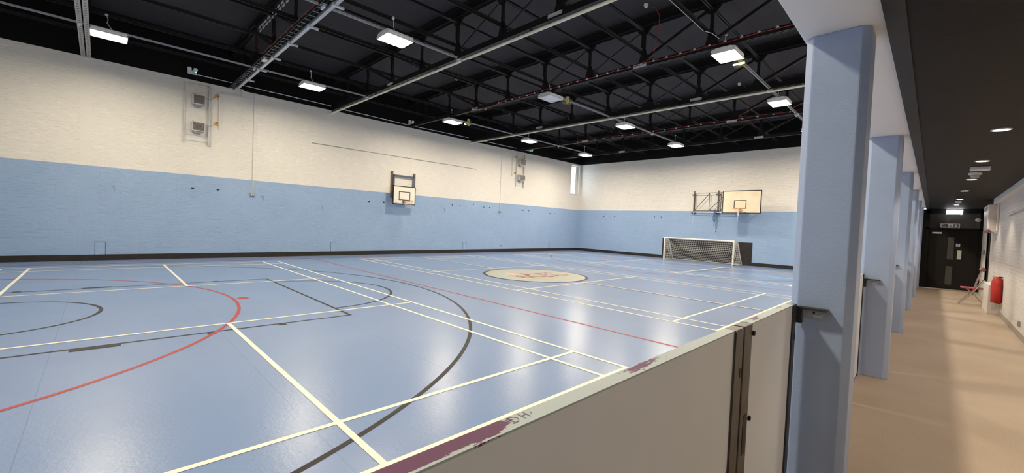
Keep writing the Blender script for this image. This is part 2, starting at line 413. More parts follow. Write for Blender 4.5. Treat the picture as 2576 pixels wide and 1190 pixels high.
marking(MB().strip([(-.86, -4.4), (-.86, 21.9)], W, ZR), 'line_red')
LC, LR = (6.78, 8.74), 1.65
disc = marking(MB().poly(arc(*LC, LR, 0, 360, 72)[:-1], .0040), 'logo_fill', 'centre_disc')
marking(MB().strip(arc(*LC, LR, 0, 360, 96), .08, .0046), 'line_black')
lg = [[(6.54, 7.83), (6.72, 7.85), (6.95, 7.83), (7.16, 7.87)], [(6.58, 8.07), (6.83, 8.01), (7.16, 7.87)], [(6.84, 8.08), (7.05, 8.05), (7.16, 8.11)],
      [(6.27, 8.53), (6.4, 8.54), (6.69, 8.41), (7.06, 8.22), (7.39, 8.1)], [(6.55, 9.34), (6.52, 9.19), (6.59, 8.9), (6.52, 8.69), (6.6, 8.48), (6.81, 8.39), (7.08, 8.36), (7.24, 8.51), (7.26, 8.72), (7.28, 8.93)],
      [(6.64, 8.94), (6.77, 8.94), (6.96, 8.92)], [(6.93, 9.16), (6.95, 8.95), (7.1, 8.91), (7.3, 8.88)], [(6.63, 9.74), (6.5, 9.65), (6.53, 9.46), (6.71, 9.39), (6.91, 9.33), (7.12, 9.31)],
      [(7.36, 8.76), (7.39, 8.83), (7.26, 9.15), (7.14, 9.49), (7.23, 9.54), (7.3, 9.63), (7.24, 9.86)]]
b = MB()
for i, pts in enumerate(lg): b.strip(pts, .07 if i not in (3, 4, 8) else .095, .0052 + i*.00006)
b.poly([(6.52, 8.69), (6.50, 8.58), (6.60, 8.44), (6.79, 8.44), (6.70, 8.56)], .0059)
marking(b, 'logo_red', 'lettering_print')
marking(MB().poly([(6.14, 7.68), (6.0, 7.85), (6.02, 8.0), (6.22, 7.95), (6.42, 7.92), (6.51, 7.76), (6.48, 7.62), (6.3, 7.59)][::-1], .0048), 'logo_blue', 'lettering_print')
marking(MB().poly([(5.95, 8.13), (5.97, 8.28), (6.07, 8.3), (6.26, 8.31), (6.42, 8.38), (6.53, 8.26), (6.49, 8.16), (6.49, 7.99), (6.34, 8.03), (6.19, 7.98)][::-1], .0050), 'logo_orange', 'lettering_print')
b = MB(); y = 7.66
while y < 9.66:
    l = random.choice((.025, .035, .045)); b.strip([(7.555 + random.uniform(-.012, .012), y), (7.555 + random.uniform(-.012, .012), y + l)], random.uniform(.02, .05), .0052); y += l + random.choice((.02, .025, .05))
b.strip([(5.2, 8.735), (6.3, 8.735)], .016, .0044); b.strip([(7.6, 8.735), (8.38, 8.735)], .016, .0044)
marking(b, 'logo_grey', 'lettering_print')

# ------------------------------------------------------------------ roof trusses and purlins
NX = [-.48, 1.28, 3.04, 4.80, 6.57, 8.33, 10.08, 11.83, 13.58]
land = ['running into the near left corner of the view', 'carrying the cable tray and grey trunking', 'above the nearer cream pipe', 'with the long red cable along it',
        'above the farther cream pipe', 'with the second, farther red cable', 'nearest the far wall, bare of cables']
def make_truss(y, label):
    t = thing('roof_truss', label, 'roof truss', (6.57, y, 6.0), 'black steel roof trusses')
    link('bottom_chord', MB().box(XL, 15.19, y - .055, y - .012, 5.98, 6.10).box(XL, 15.19, y + .012, y + .055, 5.98, 6.10), 'steel_black', t)
    link('top_chord', MB().box(XL, 15.19, y - .08, y + .08, 7.06, 7.09).box(XL, 15.19, y - .02, y + .02, 7.0, 7.30).box(XL, 15.19, y - .10, y + .10, 7.27, 7.30), 'steel_black', t)
    for i, x in enumerate(NX):
        dbl = i % 2 == 0
        m = MB().box(x - .035, x + .035, y - .03, y + .03, 6.10, 7.04)
        if dbl: m.box(x - .07, x - .02, y - .035, y + .035, 6.5, 6.95)
        link('post', m, 'steel_black', t)
        link('gusset', MB().prism([(x - .13, 6.02), (x - .13, 6.16), (x - .06, 6.42), (x + .06, 6.42), (x + .17, 6.16), (x + .17, 6.02)], 1, y - .012, y + .012), 'steel_black', t)
        link('gusset', MB().prism([(x - .24, 7.06), (x - .20, 6.98), (x - .08, 6.84), (x + .08, 6.84), (x + .20, 6.98), (x + .24, 7.06)], 1, y - .012, y + .012), 'steel_black', t)
    for i in range(len(NX) - 1):
        a, b_ = NX[i], NX[i + 1]
        if i < 4: p, q = (a, y, 6.98), (b_, y, 6.16)
        else: p, q = (a, y, 6.16), (b_, y, 6.98)
        wd = .03 if 2 <= i <= 5 else .075
        link('diagonal', MB().bar(p, q, wd, wd), 'steel_black', t)
    return t
t0 = make_truss(TY[0], 'black steel roof truss ' + land[0])
for y, l in zip(TY[1:], land[1:]): dup(t0, (6.57, y, 6.0), 'black steel roof truss ' + l)
for i, x in enumerate(NX):
    solo('tie_beam', MB().box(x - .05, x + .05, YN, YF, 6.34, 6.355).box(x - .006, x + .006, YN, YF, 6.28, 6.34), 'steel_black',
         f'lower black tie beam along the hall, {ORD[i]} from the left wall', 'tie beam', 'lower tie beams')
    solo('purlin', MB().box(x - .045, x + .045, YN, YF, 6.93, 6.945).box(x - .01, x + .01, YN, YF, 6.93, 7.01), 'steel_black',
         f'upper black purlin under the roof deck, {ORD[i]} from the left wall', 'purlin', 'upper purlins')

# perforated channel on the nearest truss, tray and trunking on the second
t = thing('perforated_channel', 'pale perforated twin channel under the roof truss at the near left', 'channel', (1.5, TY[0], 5.95))
for k, dy in enumerate((-.06, .06)):
    link('channel', MB().box(XL, 8, TY[0] + dy - .045, TY[0] + dy + .045, 5.935, 5.945).box(XL, 8, TY[0] + dy - .045, TY[0] + dy - .04, 5.945, 5.98).box(XL, 8, TY[0] + dy + .04, TY[0] + dy + .045, 5.945, 5.98), 'perforated', t)
t = thing('cable_tray', 'black ladder cable tray beside the grey trunking on the second truss', 'cable tray', (5, 1.90, 5.95))
link('side_rail', MB().box(XL, 15.19, 1.80, 1.815, 5.93, 5.98), 'steel_black', t); link('side_rail', MB().box(XL, 15.19, 1.945, 1.96, 5.93, 5.98), 'steel_black', t)
x = XL + .1
while x < 15.1: link('rung', MB().box(x, x + .02, 1.815, 1.945, 5.935, 5.945), 'galv', t); x += .25
t = thing('trunking', 'pale grey cable trunking hung across the hall under the second truss', 'trunking', (5, 2.02, 5.9))
link('body', MB().box(XL + .1, 15.19, 1.985, 2.055, 5.90, 5.955), 'galv_light', t)
for x in (-1.35, .05, 1.45, 2.85, 4.25, 5.65, 7.05, 8.45, 9.9):
    link('bracket', MB().box(x - .035, x + .035, 1.94, 2.19, 5.868, 5.90).box(x - .02, x + .02, 1.95, 1.98, 5.90, 6.0), 'galv_light', t)
solo('junction_box', MB().box(2.2, 2.45, 1.86, 1.98, 5.915, 5.985).box(2.28, 2.36, 1.98, 2.0, 5.93, 5.96), 'cream', 'cream ribbed junction box on the second truss where the red cable drops', 'junction box', bevel=.006)
t = thing('perforated_strut', 'pale slotted strut high up beside the top of the second truss', 'strut', (3, 1.95, 7.0))
for dx, dz in ((0, 0), (.12, -.12)):
    for i in range(14): link('rail_segment', MB().bar((1.7 + dx + i*.3, 1.90, 7.0 + dz), (1.7 + dx + i*.3 + .17, 1.90, 7.0 + dz), .02, .045), 'plate', t)

# cream pipes (divider curtain tracks)
for y, lab, x1 in ((5.27, 'cream pipe hung across the hall under the third truss, nearer one', 15.19), (12.42, 'cream pipe hung across the hall beyond the first, farther one', 15.19)):
    t = thing('curtain_track', lab, 'curtain track', (6.7, y, 5.72), 'cream pipes under the trusses')
    yt = min(TY, key=lambda q: abs(q - y))
    link('pipe', MB().tube([(XL + .02, y, 5.775), (15.19, y, 5.775)], .034, 12), 'cream', t)
    for x in (-1.5, 2.2, 5.8, 9.4, 12.9): link('hanger', MB().bar((x, y, 5.81), (x, yt - .03, 6.02), .02, .03), 'steel_black', t)
    for x in (3.2, 7.0): link('joint_slot', MB().box(x, x + .34, y - .016, y + .016, 5.738, 5.752), 'black', t)
    link('upper_rail', MB().box(XL, 15.19, yt - .10, yt - .06, 5.93, 5.975), 'steel_black', t)

# conduits with the high bay lights
LX = [1.32, 6.70, 12.16]; LY = [-1.22, 3.55, 9.20, 13.95, 18.72]
rown = ['beside the left wall', 'down the middle of the hall', 'nearest the columns']
for x, r in zip(LX, rown):
    t = thing('light_conduit', f'straight grey conduit carrying the row of lights {r}', 'conduit', (x, 8, 5.93), 'light conduits')
    for ya, yb in ((YN + .2, 5.43), (9.15, 18.75)):
        link('conduit', MB().tube([(x, ya, 5.955), (x, yb, 5.955)], .023, 10).tube([(x + .05, ya, 5.96), (x + .05, yb, 5.96)], .012, 8), 'galv', t)
    for y in TY[:3] + TY[4:6]: link('clamp', MB().box(x - .06, x + .06, y - .07, y - .02, 5.915, 5.985).box(x - .02, x + .03, y - .09, y - .05, 5.87, 5.92), 'white_metal', t)
def make_light(x, y, lab, on=True):
    t = thing('high_bay_light', lab, 'ceiling light', (x, y, 5.80), 'high bay lights')
    link('housing', MB().prism([(x - .25, 5.825), (x - .27, 5.85), (x - .27, 5.895), (x - .15, 5.93), (x + .15, 5.93), (x + .27, 5.895), (x + .27, 5.85), (x + .25, 5.825)], 1, y - .32, y + .32), 'white_metal', t, .006)
    link('skirt', MB().box(x - .262, x - .252, y - .325, y + .325, 5.794, 5.832).box(x + .252, x + .262, y - .325, y + .325, 5.794, 5.832).box(x - .262, x + .262, y - .335, y - .325, 5.794, 5.84).box(x - .262, x + .262, y + .325, y + .335, 5.794, 5.84), 'white_metal', t)  # lip added below the diffuser to cut grazing light on the walls
    k = .24
    P = [(x - k, y - .24), (x - k + .07, y - .31), (x + k - .07, y - .31), (x + k, y - .24), (x + k, y + .24), (x + k - .07, y + .31), (x - k + .07, y + .31), (x - k, y + .24)]
    link('diffuser', MB().prism(P, 2, 5.819, 5.8255), ('white_plastic', 'lamp', 'lamp_far', 'lamp_mid', 'lamp_bright')[int(on)], t)
    link('hook', MB().tube([(x, y - .2, 5.93), (x, y - .2, 5.96)], .02, 8).tube([(x, y + .2, 5.93), (x, y + .2, 5.96)], .02, 8), 'galv', t)
    c = [(x - .05, y + .05, 5.93), (x - .10, y + .06, 6.0), (x - .03, y - .04, 6.12), (x - .06, y - .02, 6.22), (x - .04, y - .05, 6.30)]
    link('flex_cable', MB().tube(c, .008, 6), 'white_plastic', t)
    link('cable_plug', MB().lathe((x - .04, y - .05, 6.29), (0, 0, 1), [(.03, 0), (.035, .02), (.03, .05)], 10), 'white_plastic', t)
    return t
L0 = None; LF = None; LM = None; LB = None
for i, x in enumerate(LX):
    for j, y in enumerate(LY):
        on = (i, j) != (1, 2)
        lab = f'lit high bay light, row {rown[i]}, {ORD[j]} from the near end'
        if not on: make_light(x, y, 'unlit pale high bay light in the middle row', False)
        elif j == 4:
            if LF is None: LF = make_light(x, y, lab, 2)
            else: dup(LF, (x, y, 5.80), lab)
        elif i == 2:
            if LB is None: LB = make_light(x, y, lab, 4)
            else: dup(LB, (x, y, 5.80), lab)
        elif j >= 2:
            if LM is None: LM = make_light(x, y, lab, 3)
            else: dup(LM, (x, y, 5.80), lab)
        elif L0 is None: L0 = make_light(x, y, lab)
        else: dup(L0, (x, y, 5.80), lab)
# yellow caged units beside the lights
def make_unit(x, y, lab):
    t = thing('sensor_unit', lab, 'sensor', (x, y, 5.62), 'yellow clear sensor units')
    link('cover', MB().box(x - .14, x + .14, y - .10, y + .10, 5.70, 5.86), 'yellow_clear', t, .012)
    link('base', MB().box(x - .04, x + .04, y - .04, y + .04, 5.80, 5.94), 'white_metal', t)
    link('lens', MB().lathe((x, y, 5.80), (0, 0, -1), [(.03, 0), (.055, .02), (.05, .055), (.02, .075)], 14), 'yellow', t)
    return t
u0 = make_unit(1.86, 9.62, 'yellow clear sensor unit beside the third light of the left row')
dup(u0, (7.0, 9.72, 5.62), 'yellow clear sensor unit beside the unlit light')
dup(u0, (12.28, 9.74, 5.62), 'yellow clear sensor unit beside the third light nearest the columns')

# red fire alarm cables
def red_cable(y, pts, clips, lab):
    t = thing('red_cable', lab, 'cable', (6.5, y, 6.0), 'red cables on the trusses')
    link('cable', MB().tube(pts, .011, 6), 'red_cable', t)
    cm = MB()
    for x, z in clips: link('clip', MB().box(x - .03, x + .03, y - .085, y - .057, z - .035, z - .012).box(x - .012, x + .012, y - .08, y - .057, z - .012, z + .012), 'clip', t)
zz = lambda x: 5.975 + .007*max(0, x - 3)
pts = [(2.76, 9.0, 6.16), (3.0, 8.96, 6.05), (3.23, 8.955, 5.985), (3.7, 8.955, 5.915), (4.0, 8.955, 5.93), (4.43, 8.955, 6.0), (4.9, 8.955, 6.06)]
x = 5.2
while x < 15.1: pts.append((x, 8.955, 6.035 + .01*math.sin(x*5) + .012*(x - 5)/5)); x += .2
red_cable(9.03, pts, [(3.35, 5.96), (3.7, 5.92)] + [(4.43 + .352*i, 6.03 + .008*i*.352) for i in range(30)], 'long red cable clipped along the fourth roof truss')
pts = []; x = 2.4
while x < 15.1: pts.append((x, 16.225, 6.03 + .015*math.sin(x*3) + .006*(x - 2))); x += .2
red_cable(16.30, pts, [(2.6 + .52*i, 6.035 + .003*i) for i in range(24)], 'red cable clipped along the sixth roof truss, farther away')
pts = [(-.5, 1.9, 7.3), (.6, 1.86, 7.2), (1.5, 1.84, 7.12), (1.9, 1.82, 6.9), (1.85, 1.82, 6.5), (2.2, 1.83, 6.13)]; x = 2.4
while x < 15.1: pts.append((x, 1.86, 6.10 + .012*math.sin(x*7))); x += .14
red_cable(1.95, pts, [(2.6 + .45*i, 6.09) for i in range(26)], 'red cable looping down onto the second truss and its tray')
# smoke detectors on the deck
def make_det(x, y, lab, drop):
    t = thing('smoke_detector', lab, 'smoke detector', (x, y, 7.27), 'smoke detectors on the roof deck')
    link('base', MB().lathe((x, y, ZD), (0, 0, -1), [(.055, 0), (.06, .03), (.05, .045)], 16), 'white_plastic', t)
    link('sensor', MB().lathe((x, y, ZD - .045), (0, 0, -1), [(.045, 0), (.045, .03), (.03, .045)], 16), 'white_plastic', t)
    if drop: link('red_drop_cable', MB().tube(drop, .010, 6), 'red_cable', t)
make_det(10.37, 8.50, 'white smoke detector with red drop cable, nearest the camera',
         [(10.43, 8.52, 7.30), (10.58, 8.62, 7.24), (10.64, 8.72, 7.05), (10.58, 8.80, 6.7), (10.48, 8.86, 6.35), (10.44, 8.90, 6.22), (10.30, 8.94, 6.12), (10.05, 8.955, 6.08)])
make_det(2.08, 8.76, 'white smoke detector with red drop cable, near the left wall', [(2.14, 8.78, 7.30), (2.5, 8.86, 7.22), (2.72, 8.92, 6.9), (2.74, 8.96, 6.4), (2.76, 9.0, 6.15)])
make_det(2.02, 16.2, 'small white smoke detector far down the hall on the left', [(2.1, 16.2, 7.3), (2.45, 16.22, 7.15), (2.6, 16.22, 6.5), (2.6, 16.225, 6.05)])
make_det(10.31, 15.94, 'white smoke detector with red drop cable, far right', [(10.37, 15.95, 7.30), (10.55, 16.0, 7.15), (10.62, 16.1, 6.6), (10.55, 16.22, 6.2), (10.3, 16.225, 6.08)])
# pale plates bolted to the chords
wh = ['third truss', 'fourth truss with the red cable', 'fifth truss', 'sixth truss', 'seventh, farthest truss']
for k, y in enumerate((5.45, 9.03, 12.80, 16.30, 19.90)):
    for x0, x1, sd in ((9.82, 10.20, 'middle right'), (2.86, 3.22, 'left end')):
        solo('splice_plate', MB().box(x0, x1, y - .07, y - .056, 5.985, 6.075), 'plate', f'small pale plate on the {wh[k]}, toward its {sd}', 'plate', 'pale plates on the trusses')
# white cable along the tie beam near the right row
solo('thin_cable', MB().tube([(11.80, 2.0, 6.30), (11.80, 5, 6.30), (11.80, 8.6, 6.30), (11.95, 8.75, 6.25), (12.1, 8.8, 6.1)], .006, 6), 'white_plastic', 'thin white cable along a tie beam above the light nearest the column', 'cable')

# twin spot emergency lights and conduit on the black upper wall
def make_spot(y, lab):
    t = thing('emergency_light', lab, 'emergency light', (XL, y, 6.15), 'twin spot emergency lights')
    link('case', MB().box(XL, XL + .07, y - .12, y + .12, 6.13, 6.25), 'white_plastic', t, .006)
    for dy in (-.075, .085):
        h = link('lamp_head', MB().lathe((XL + .03, y + dy, 6.30), (1, 0, -.25), [(.03, -.02), (.058, .0), (.06, .05), (.04, .055)], 16), 'white_plastic', t)
        link('swivel', MB().tube([(XL + .035, y + dy, 6.25), (XL + .035, y + dy, 6.29)], .015, 8), 'white_plastic', h)
    link('indicator', MB().box(XL + .07, XL + .074, y + .085, y + .105, 6.19, 6.22), 'green_led', t)
    return t
e0 = make_spot(.79, 'white twin spot emergency light with green indicator, nearest the camera')
dup(e0, (XL, 9.02, 6.13 - .03), 'white twin spot emergency light on the black wall, middle of three'); dup(e0, (XL, 17.34, 6.12), 'white twin spot emergency light on the black wall, farthest of three')
t = thing('wall_conduit', 'thin white conduit running along the black wall above the brickwork', 'conduit', (XL, 9, 6.08))
for y0, y1, z0, z1 in ((.92, 5.30, 6.16, 6.13), (5.56, 8.92, 6.10, 6.06), (9.15, 12.5, 6.06, 6.10), (13.0, 16.1, 6.10, 6.11), (16.5, 17.22, 6.10, 6.13)):
    link('tube', MB().tube([(XL + .015, y0, z0), (XL + .015, y1, z1)], .013, 8), 'white_plastic', t)
    n = int((y1 - y0)/.9)
    for i in range(n): yy = y0 + .4 + i*.9; zz_ = z0 + (z1 - z0)*(yy - y0)/(y1 - y0); link('saddle', MB().box(XL, XL + .034, yy - .02, yy + .02, zz_ - .024, zz_ + .02), 'white_plastic', t)
link('elbow', MB().box(XL, XL + .03, 5.28, 5.34, 6.10, 6.14), 'yellow', t)

# ------------------------------------------------------------------ things on the left wall
def fan_heater(y0, y1, z0, z1, lab, lit):
    t = thing('fan_heater', lab, 'fan heater', (XL, (y0 + y1)/2, z0), 'wall fan heaters')
    d = .24
    link('housing', MB().box(XL, XL + d, y0, y1, z0, z1), 'heater', t, .012)
    g = link('grille', MB().box(XL + d, XL + d + .006, y0 + .03, y1 - .015, z0 + .03, z1 - .02), 'grille', t)
    m = MB(); k = 7
    for i in range(k): zz_ = z0 + .05 + (z1 - z0 - .09)*i/(k - 1); m.box(XL + d + .006, XL + d + .012, y0 + .035, y1 - .02, zz_ - .004, zz_ + .004)
    link('louvre', m, 'grille', g)
    if lit:
        yc, zc = (y0 + y1)/2, (z0 + z1)/2 + .01
        link('fan_ring', MB().tube([(XL + d + .012, yc + .12*math.cos(a*PI/10), zc + .12*math.sin(a*PI/10)) for a in range(20)], .008, 6, closed=True), 'galv', t)
    link('deflector', MB().prism([(y0 + .03, z0), (y1 - .03, z0), (y1 - .09, z0 - .07), (y0 + .09, z0 - .07)], 0, XL + .02, XL + .2), 'galv', t)
    return t
def heater_frame(y0, y1, z0, z1, lab):
    t = thing('strut_frame', lab, 'frame', (XL, (y0 + y1)/2, z0))
    link('upright', MB().box(XL, XL + .05, y0, y0 + .045, z0, z1).box(XL + .05, XL + .053, y0 + .014, y0 + .03, z0, z1), 'strut', t)
    link('upright', MB().box(XL, XL + .10, y1 - .08, y1 - .045, z0 - .02, z1).box(XL, XL + .06, y1 - .045, y1, z0 - .02, z1 - .04), 'strut', t)
    link('top_rail', MB().box(XL, XL + .06, y0 + .045, y1, z1 - .07, z1 - .03), 'white_paint', t)
    link('bottom_rail', MB().box(XL, XL + .02, y0 + .045, y1 - .08, z0 + .08, z0 + .10), 'strut', t)
    for za, zb in ((z1 - .78, z1 - .08), (z0 + .28, z0 + .98)): link('backing_board', MB().box(XL, XL + .012, y0 + .045, y1 - .08, za, zb), 'white_paint', t)
heater_frame(.585, 1.335, 3.86, 5.84, 'pale steel strut frame around the nearer pair of fan heaters')
heater_frame(16.14, 16.85, 3.86, 5.84, 'pale steel strut frame around the far pair of fan heaters')
fan_heater(.79, 1.13, 5.14, 5.46, 'upper fan heater with dark grille in the nearer wall frame', False)
fan_heater(.78, 1.13, 4.26, 4.56, 'lower fan heater with round fan in the nearer wall frame', True)
fan_heater(16.26, 16.72, 5.15, 5.5, 'upper fan heater in the far wall frame', False)
fan_heater(16.26, 16.72, 4.24, 4.57, 'lower fan heater in the far wall frame', False)
def isolator(y, z, lab):
    t = thing('isolator_switch', lab, 'switch', (XL, y, z), 'yellow and red isolator switches')
    link('box', MB().box(XL, XL + .07, y - .05, y + .05, z - .055, z + .055), 'yellow', t, .006)
    link('knob', MB().lathe((XL + .07, y, z), (1, 0, 0), [(.034, 0), (.032, .02), (.015, .035)], 14), 'red_knob', t)
    return t
i0 = isolator(1.505, 5.56, 'yellow and red isolator switch, upper of the nearer pair')
dup(i0, (XL, 1.495, 4.65), 'yellow and red isolator switch, lower of the nearer pair')
dup(i0, (XL, 16.04, 5.57), 'yellow and red isolator switch, upper of the far pair'); dup(i0, (XL, 16.05, 4.65), 'yellow and red isolator switch, lower of the far pair')
t = thing('wall_trunking', 'white trunking bending along the wall beside the nearer isolators', 'trunking', (XL, 1.6, 4.5))
link('vertical_run', MB().box(XL, XL + .05, 1.545, 1.60, 4.48, 5.68).box(XL, XL + .015, 1.60, 1.66, 4.48, 5.66), 'white_paint', t); link('top_run', MB().box(XL, XL + .05, 1.60, 2.24, 5.66, 5.72), 'white_paint', t)
link('riser', MB().box(XL, XL + .05, 2.20, 2.26, 5.72, 5.97), 'white_paint', t)
t = thing('wall_trunking', 'white trunking beside the far isolators', 'trunking', (XL, 15.8, 4.5))
link('vertical_run', MB().box(XL, XL + .05, 15.81, 15.88, 4.46, 5.74), 'white_paint', t); link('top_run', MB().box(XL, XL + .05, 15.25, 15.88, 5.74, 5.81), 'white_paint', t)
for y, z, lab in ((1.30, 5.42, 'thin grey flex from the upper near heater to its isolator'), (1.30, 4.52, 'thin grey flex from the lower near heater to its isolator')):
    solo('heater_flex', MB().tube([(XL + .2, .80, z + .06), (XL + .22, .95, z + .03), (XL + .15, 1.15, z), (XL + .11, y, z - .03), (XL + .05, 1.46, z + .12)], .009, 6), 'galv', lab, 'cable')
def cond(y, lab):
    t = thing('socket_conduit', lab, 'conduit', (XL, y, 2.2), 'conduit drops to sockets')
    link('pipe', MB().tube([(XL + .015, y, 2.34), (XL + .015, y, 5.97)], .011, 8), 'strut', t)
    link('lower_pipe', MB().tube([(XL + .015, y + .03, 2.34), (XL + .015, y + .03, 2.95)], .010, 8), 'white_paint', t)
    s = link('socket_box', MB().box(XL, XL + .06, y - .06, y + .10, 2.24, 2.34), 'galv', t, .005)
    link('rocker', MB().box(XL + .06, XL + .066, y - .03, y + .0, 2.27, 2.31).box(XL + .06, XL + .066, y + .04, y + .07, 2.27, 2.31), 'white_plastic', s)
    for z in (2.95, 3.8, 4.6, 5.4): link('saddle', MB().box(XL, XL + .03, y - .022, y + .022, z - .01, z + .01), 'white_paint', t)
    return t
c0 = cond(2.60, 'thin conduit dropping to a metal socket, nearer one on the left wall')
dup(c0, (XL, 14.95, 2.2), 'thin conduit dropping to a metal socket, beyond the left hoop')
solo('wall_rail', MB().box(XL, XL + .02, 4.64, 13.12, 4.50, 4.53), 'galv', 'long thin grey rail fixed across the white wall above the left hoop', 'rail')
SQ = [(.87, 2.37), (1.58, 2.38), (7.1, 2.35), (7.8, 2.37), (11.61, 2.48), (12.1, 2.47), (13.76, 2.50), (14.19, 2.50), (16.89, 2.48), (17.4, 2.49), (19.42, 2.43), (19.88, 2.44)]
for i, (y, z) in enumerate(SQ):
    solo('wall_socket', MB().box(XL, XL + .02, y - (.035 if i < 2 else .024), y + (.035 if i < 2 else .024), z - .022, z + .022).box(XL, XL + .012, y - (.04 if i < 2 else .028), y + (.04 if i < 2 else .028), z - .026, z + .026), 'black', f'small black socket on the blue left wall, {ORD[i]} from the near end', 'wall socket', 'black wall sockets')
for i, (x, z) in enumerate(((.23, 2.41), (1.05, 2.41), (3.81, 2.44), (4.25, 2.44))):
    solo('wall_socket', MB().box(x - .026, x + .026, YF - .02, YF, z - .022, z + .022).box(x - .03, x + .03, YF - .012, YF, z - .026, z + .026), 'black', f'small black socket on the far blue wall, {ORD[i]} from its left corner', 'wall socket', 'black wall sockets')
for i, (y0, y1) in enumerate(((-1.44, -1.2), (5.49, 5.72), (12.40, 12.65), (19.42, 19.62))):
    t = thing('wall_hatch', f'small blue painted hatch above the skirting, {ORD[i]} from the near end', 'wall hatch', (XL, (y0 + y1)/2, .178), 'blue wall hatches')
    link('panel', MB().box(XL, XL + .008, y0 + .015, y1 - .015, .178, .545), 'blue_paint', t)
    link('joint', MB().box(XL, XL + .003, y0, y0 + .014, .178, .56).box(XL, XL + .003, y1 - .014, y1, .178, .56).box(XL, XL + .003, y0, y1, .546, .565), 'blue_dark', t)
for y, z, lab in ((2.29, .36, 'small blue painted cover plate low on the wall below the near socket'), (15.18, .35, 'small dark cover plate low on the wall past the left hoop')):
    solo('cover_plate', MB().box(XL, XL + .012, y - .055, y + .055, z - .05, z + .05).box(XL + .012, XL + .016, y - .05, y + .05, z - .05, z - .035), 'blue_paint' if y < 9 else 'galv', lab, 'cover plate', bevel=.003)
for y, z, lab in ((-1.05, 2.2, 'small dark hook on the blue wall at the far left of the view'), (2.95, 2.2, 'small dark hook just right of the near socket'), (5.1, 1.95, 'small dark hook between the near socket and the left hoop'), (11.1, 2.2, 'small dark hook just right of the left hoop'), (13.0, 2.62, 'small dark hook with bent wire below the white wall band')):
    solo('wall_hook', MB().tube([(XL, y, z + .06), (XL + .04, y, z + .06), (XL + .05, y + .01, z + .0), (XL + .03, y + .02, z - .09)], .010, 6).box(XL, XL + .008, y - .045, y + .045, z + .055, z + .07), 'hook_grey', lab, 'hook')

# left hoop
HX = -1.39
t = thing('basketball_hoop', 'small cream backboard with red hoop mounted on the left wall', 'basketball hoop', (XL, 8.7, 2.2))
for y in (8.15, 9.31): link('wooden_post', MB().box(XL, XL + .07, y - .045, y + .045, 2.60 if y < 9 else 2.5, 3.82), 'wood', t, .004)
for y in (8.22, 9.25): link('side_channel', MB().box(XL + .05, XL + .11, y - .035, y + .035, 2.45, 3.66), 'rail_blue', t)
link('top_rail', MB().box(XL + .05, XL + .11, 8.20, 9.28, 3.60, 3.67).box(XL + .11, XL + .13, 8.20, 9.28, 3.60, 3.615), 'rail_blue', t)
for y in (8.3, 8.95):
    for z in (2.45, 3.0): link('support_arm', MB().bar((XL + .1, y, z), (HX - .03, y, z), .04), 'tube_brown', t)
b0, b1, z0, z1 = 8.045, 9.20, 2.305, 3.155
bd = link('backboard', MB().box(HX - .025, HX, b0, b1, z0, z1), 'board_white', t)
fr = MB(); e = .04
fr.box(HX - .027, HX + .003, b0, b1, z1 - e, z1).box(HX - .027, HX + .003, b0, b1, z0, z0 + e).box(HX - .027, HX + .003, b0, b0 + e, z0, z1).box(HX - .027, HX + .003, b1 - e, b1, z0, z1)
link('black_border', fr, 'black', bd)
ya, yb, za, zb = 8.335, 8.92, 2.505, 2.905; fr = MB(); e = .035
fr.box(HX, HX + .003, ya, yb, zb - e, zb).box(HX, HX + .003, ya, yb, za, za + e).box(HX, HX + .003, ya, ya + e, za, zb).box(HX, HX + .003, yb - e, yb, za, zb)
link('target_square', fr, 'black', bd)
link('name_strip', MB().box(HX, HX + .002, 8.12, 8.27, 2.385, 2.40), 'black', bd)
rc = (HX + .36, 8.62, 2.485)
link('rim', MB().tube([(rc[0] + .225*math.cos(a*PI/16), rc[1] + .225*math.sin(a*PI/16), rc[2]) for a in range(32)], .011, 8, closed=True), 'rim_red', t)
link('rim_bracket', MB().box(HX, HX + .02, 8.54, 8.70, 2.36, 2.52).bar((HX, 8.55, 2.47), (rc[0] - .18, 8.50, 2.485), .02).bar((HX, 8.69, 2.47), (rc[0] - .18, 8.74, 2.485), .02).bar((HX, 8.55, 2.38), (rc[0] - .16, 8.49, 2.48), .015).bar((HX, 8.69, 2.38), (rc[0] - .16, 8.75, 2.48), .015), 'rim_red', t)
def hoop_net(c, r0, r1, h, n=12):
    m = MB()
    for k in range(n):
        for sg in (-1, 1):
            pts = []
            for i in range(7):
                f = i/6; rr = r0 + (r1 - r0)*min(1, f*1.5); a = 2*PI*(k + sg*i*.5)/n; pts.append((c[0] + rr*math.cos(a), c[1] + rr*math.sin(a), c[2] - h*f))
            m.tube(pts, .0055, 4, caps=False)
    return m
link('net', hoop_net(rc, .222, .12, .34), 'net', t)

# far wall: backing panel, goal, hoop
solo('backing_panel', MB().box(4.41, 9.25, YF - .02, YF, 0, 1.19), 'black_board', 'black rectangular panel on the far wall behind the football goal', 'wall panel')
gx0, gx1, gy, gz = 5.0, 8.66, 21.66, 1.225
t = thing('football_goal', 'white five a side football goal with net against the far wall', 'football goal', (6.83, gy, 0))
for x in (gx0, gx1): link('post', MB().tube([(x, gy, 0), (x, gy, gz)], .042, 12), 'goal_white', t)
link('crossbar', MB().tube([(gx0 - .042, gy, gz), (gx1 + .042, gy, gz)], .042, 12), 'goal_white', t)
for x in (gx0, gx1): link('side_frame', MB().tube([(x, gy, 1.16), (x + .06, gy + .28, 1.15), (x + .08, gy + .34, 1.10), (x + .21, gy + .72, .06), (x + .21, gy + .72, .025), (x, gy, .025)], .018, 8), 'goal_white', t)
link('ground_bar', MB().tube([(gx0 + .21, gy + .72, .03), (gx1 + .21, gy + .72, .03)], .018, 8), 'goal_white', t)
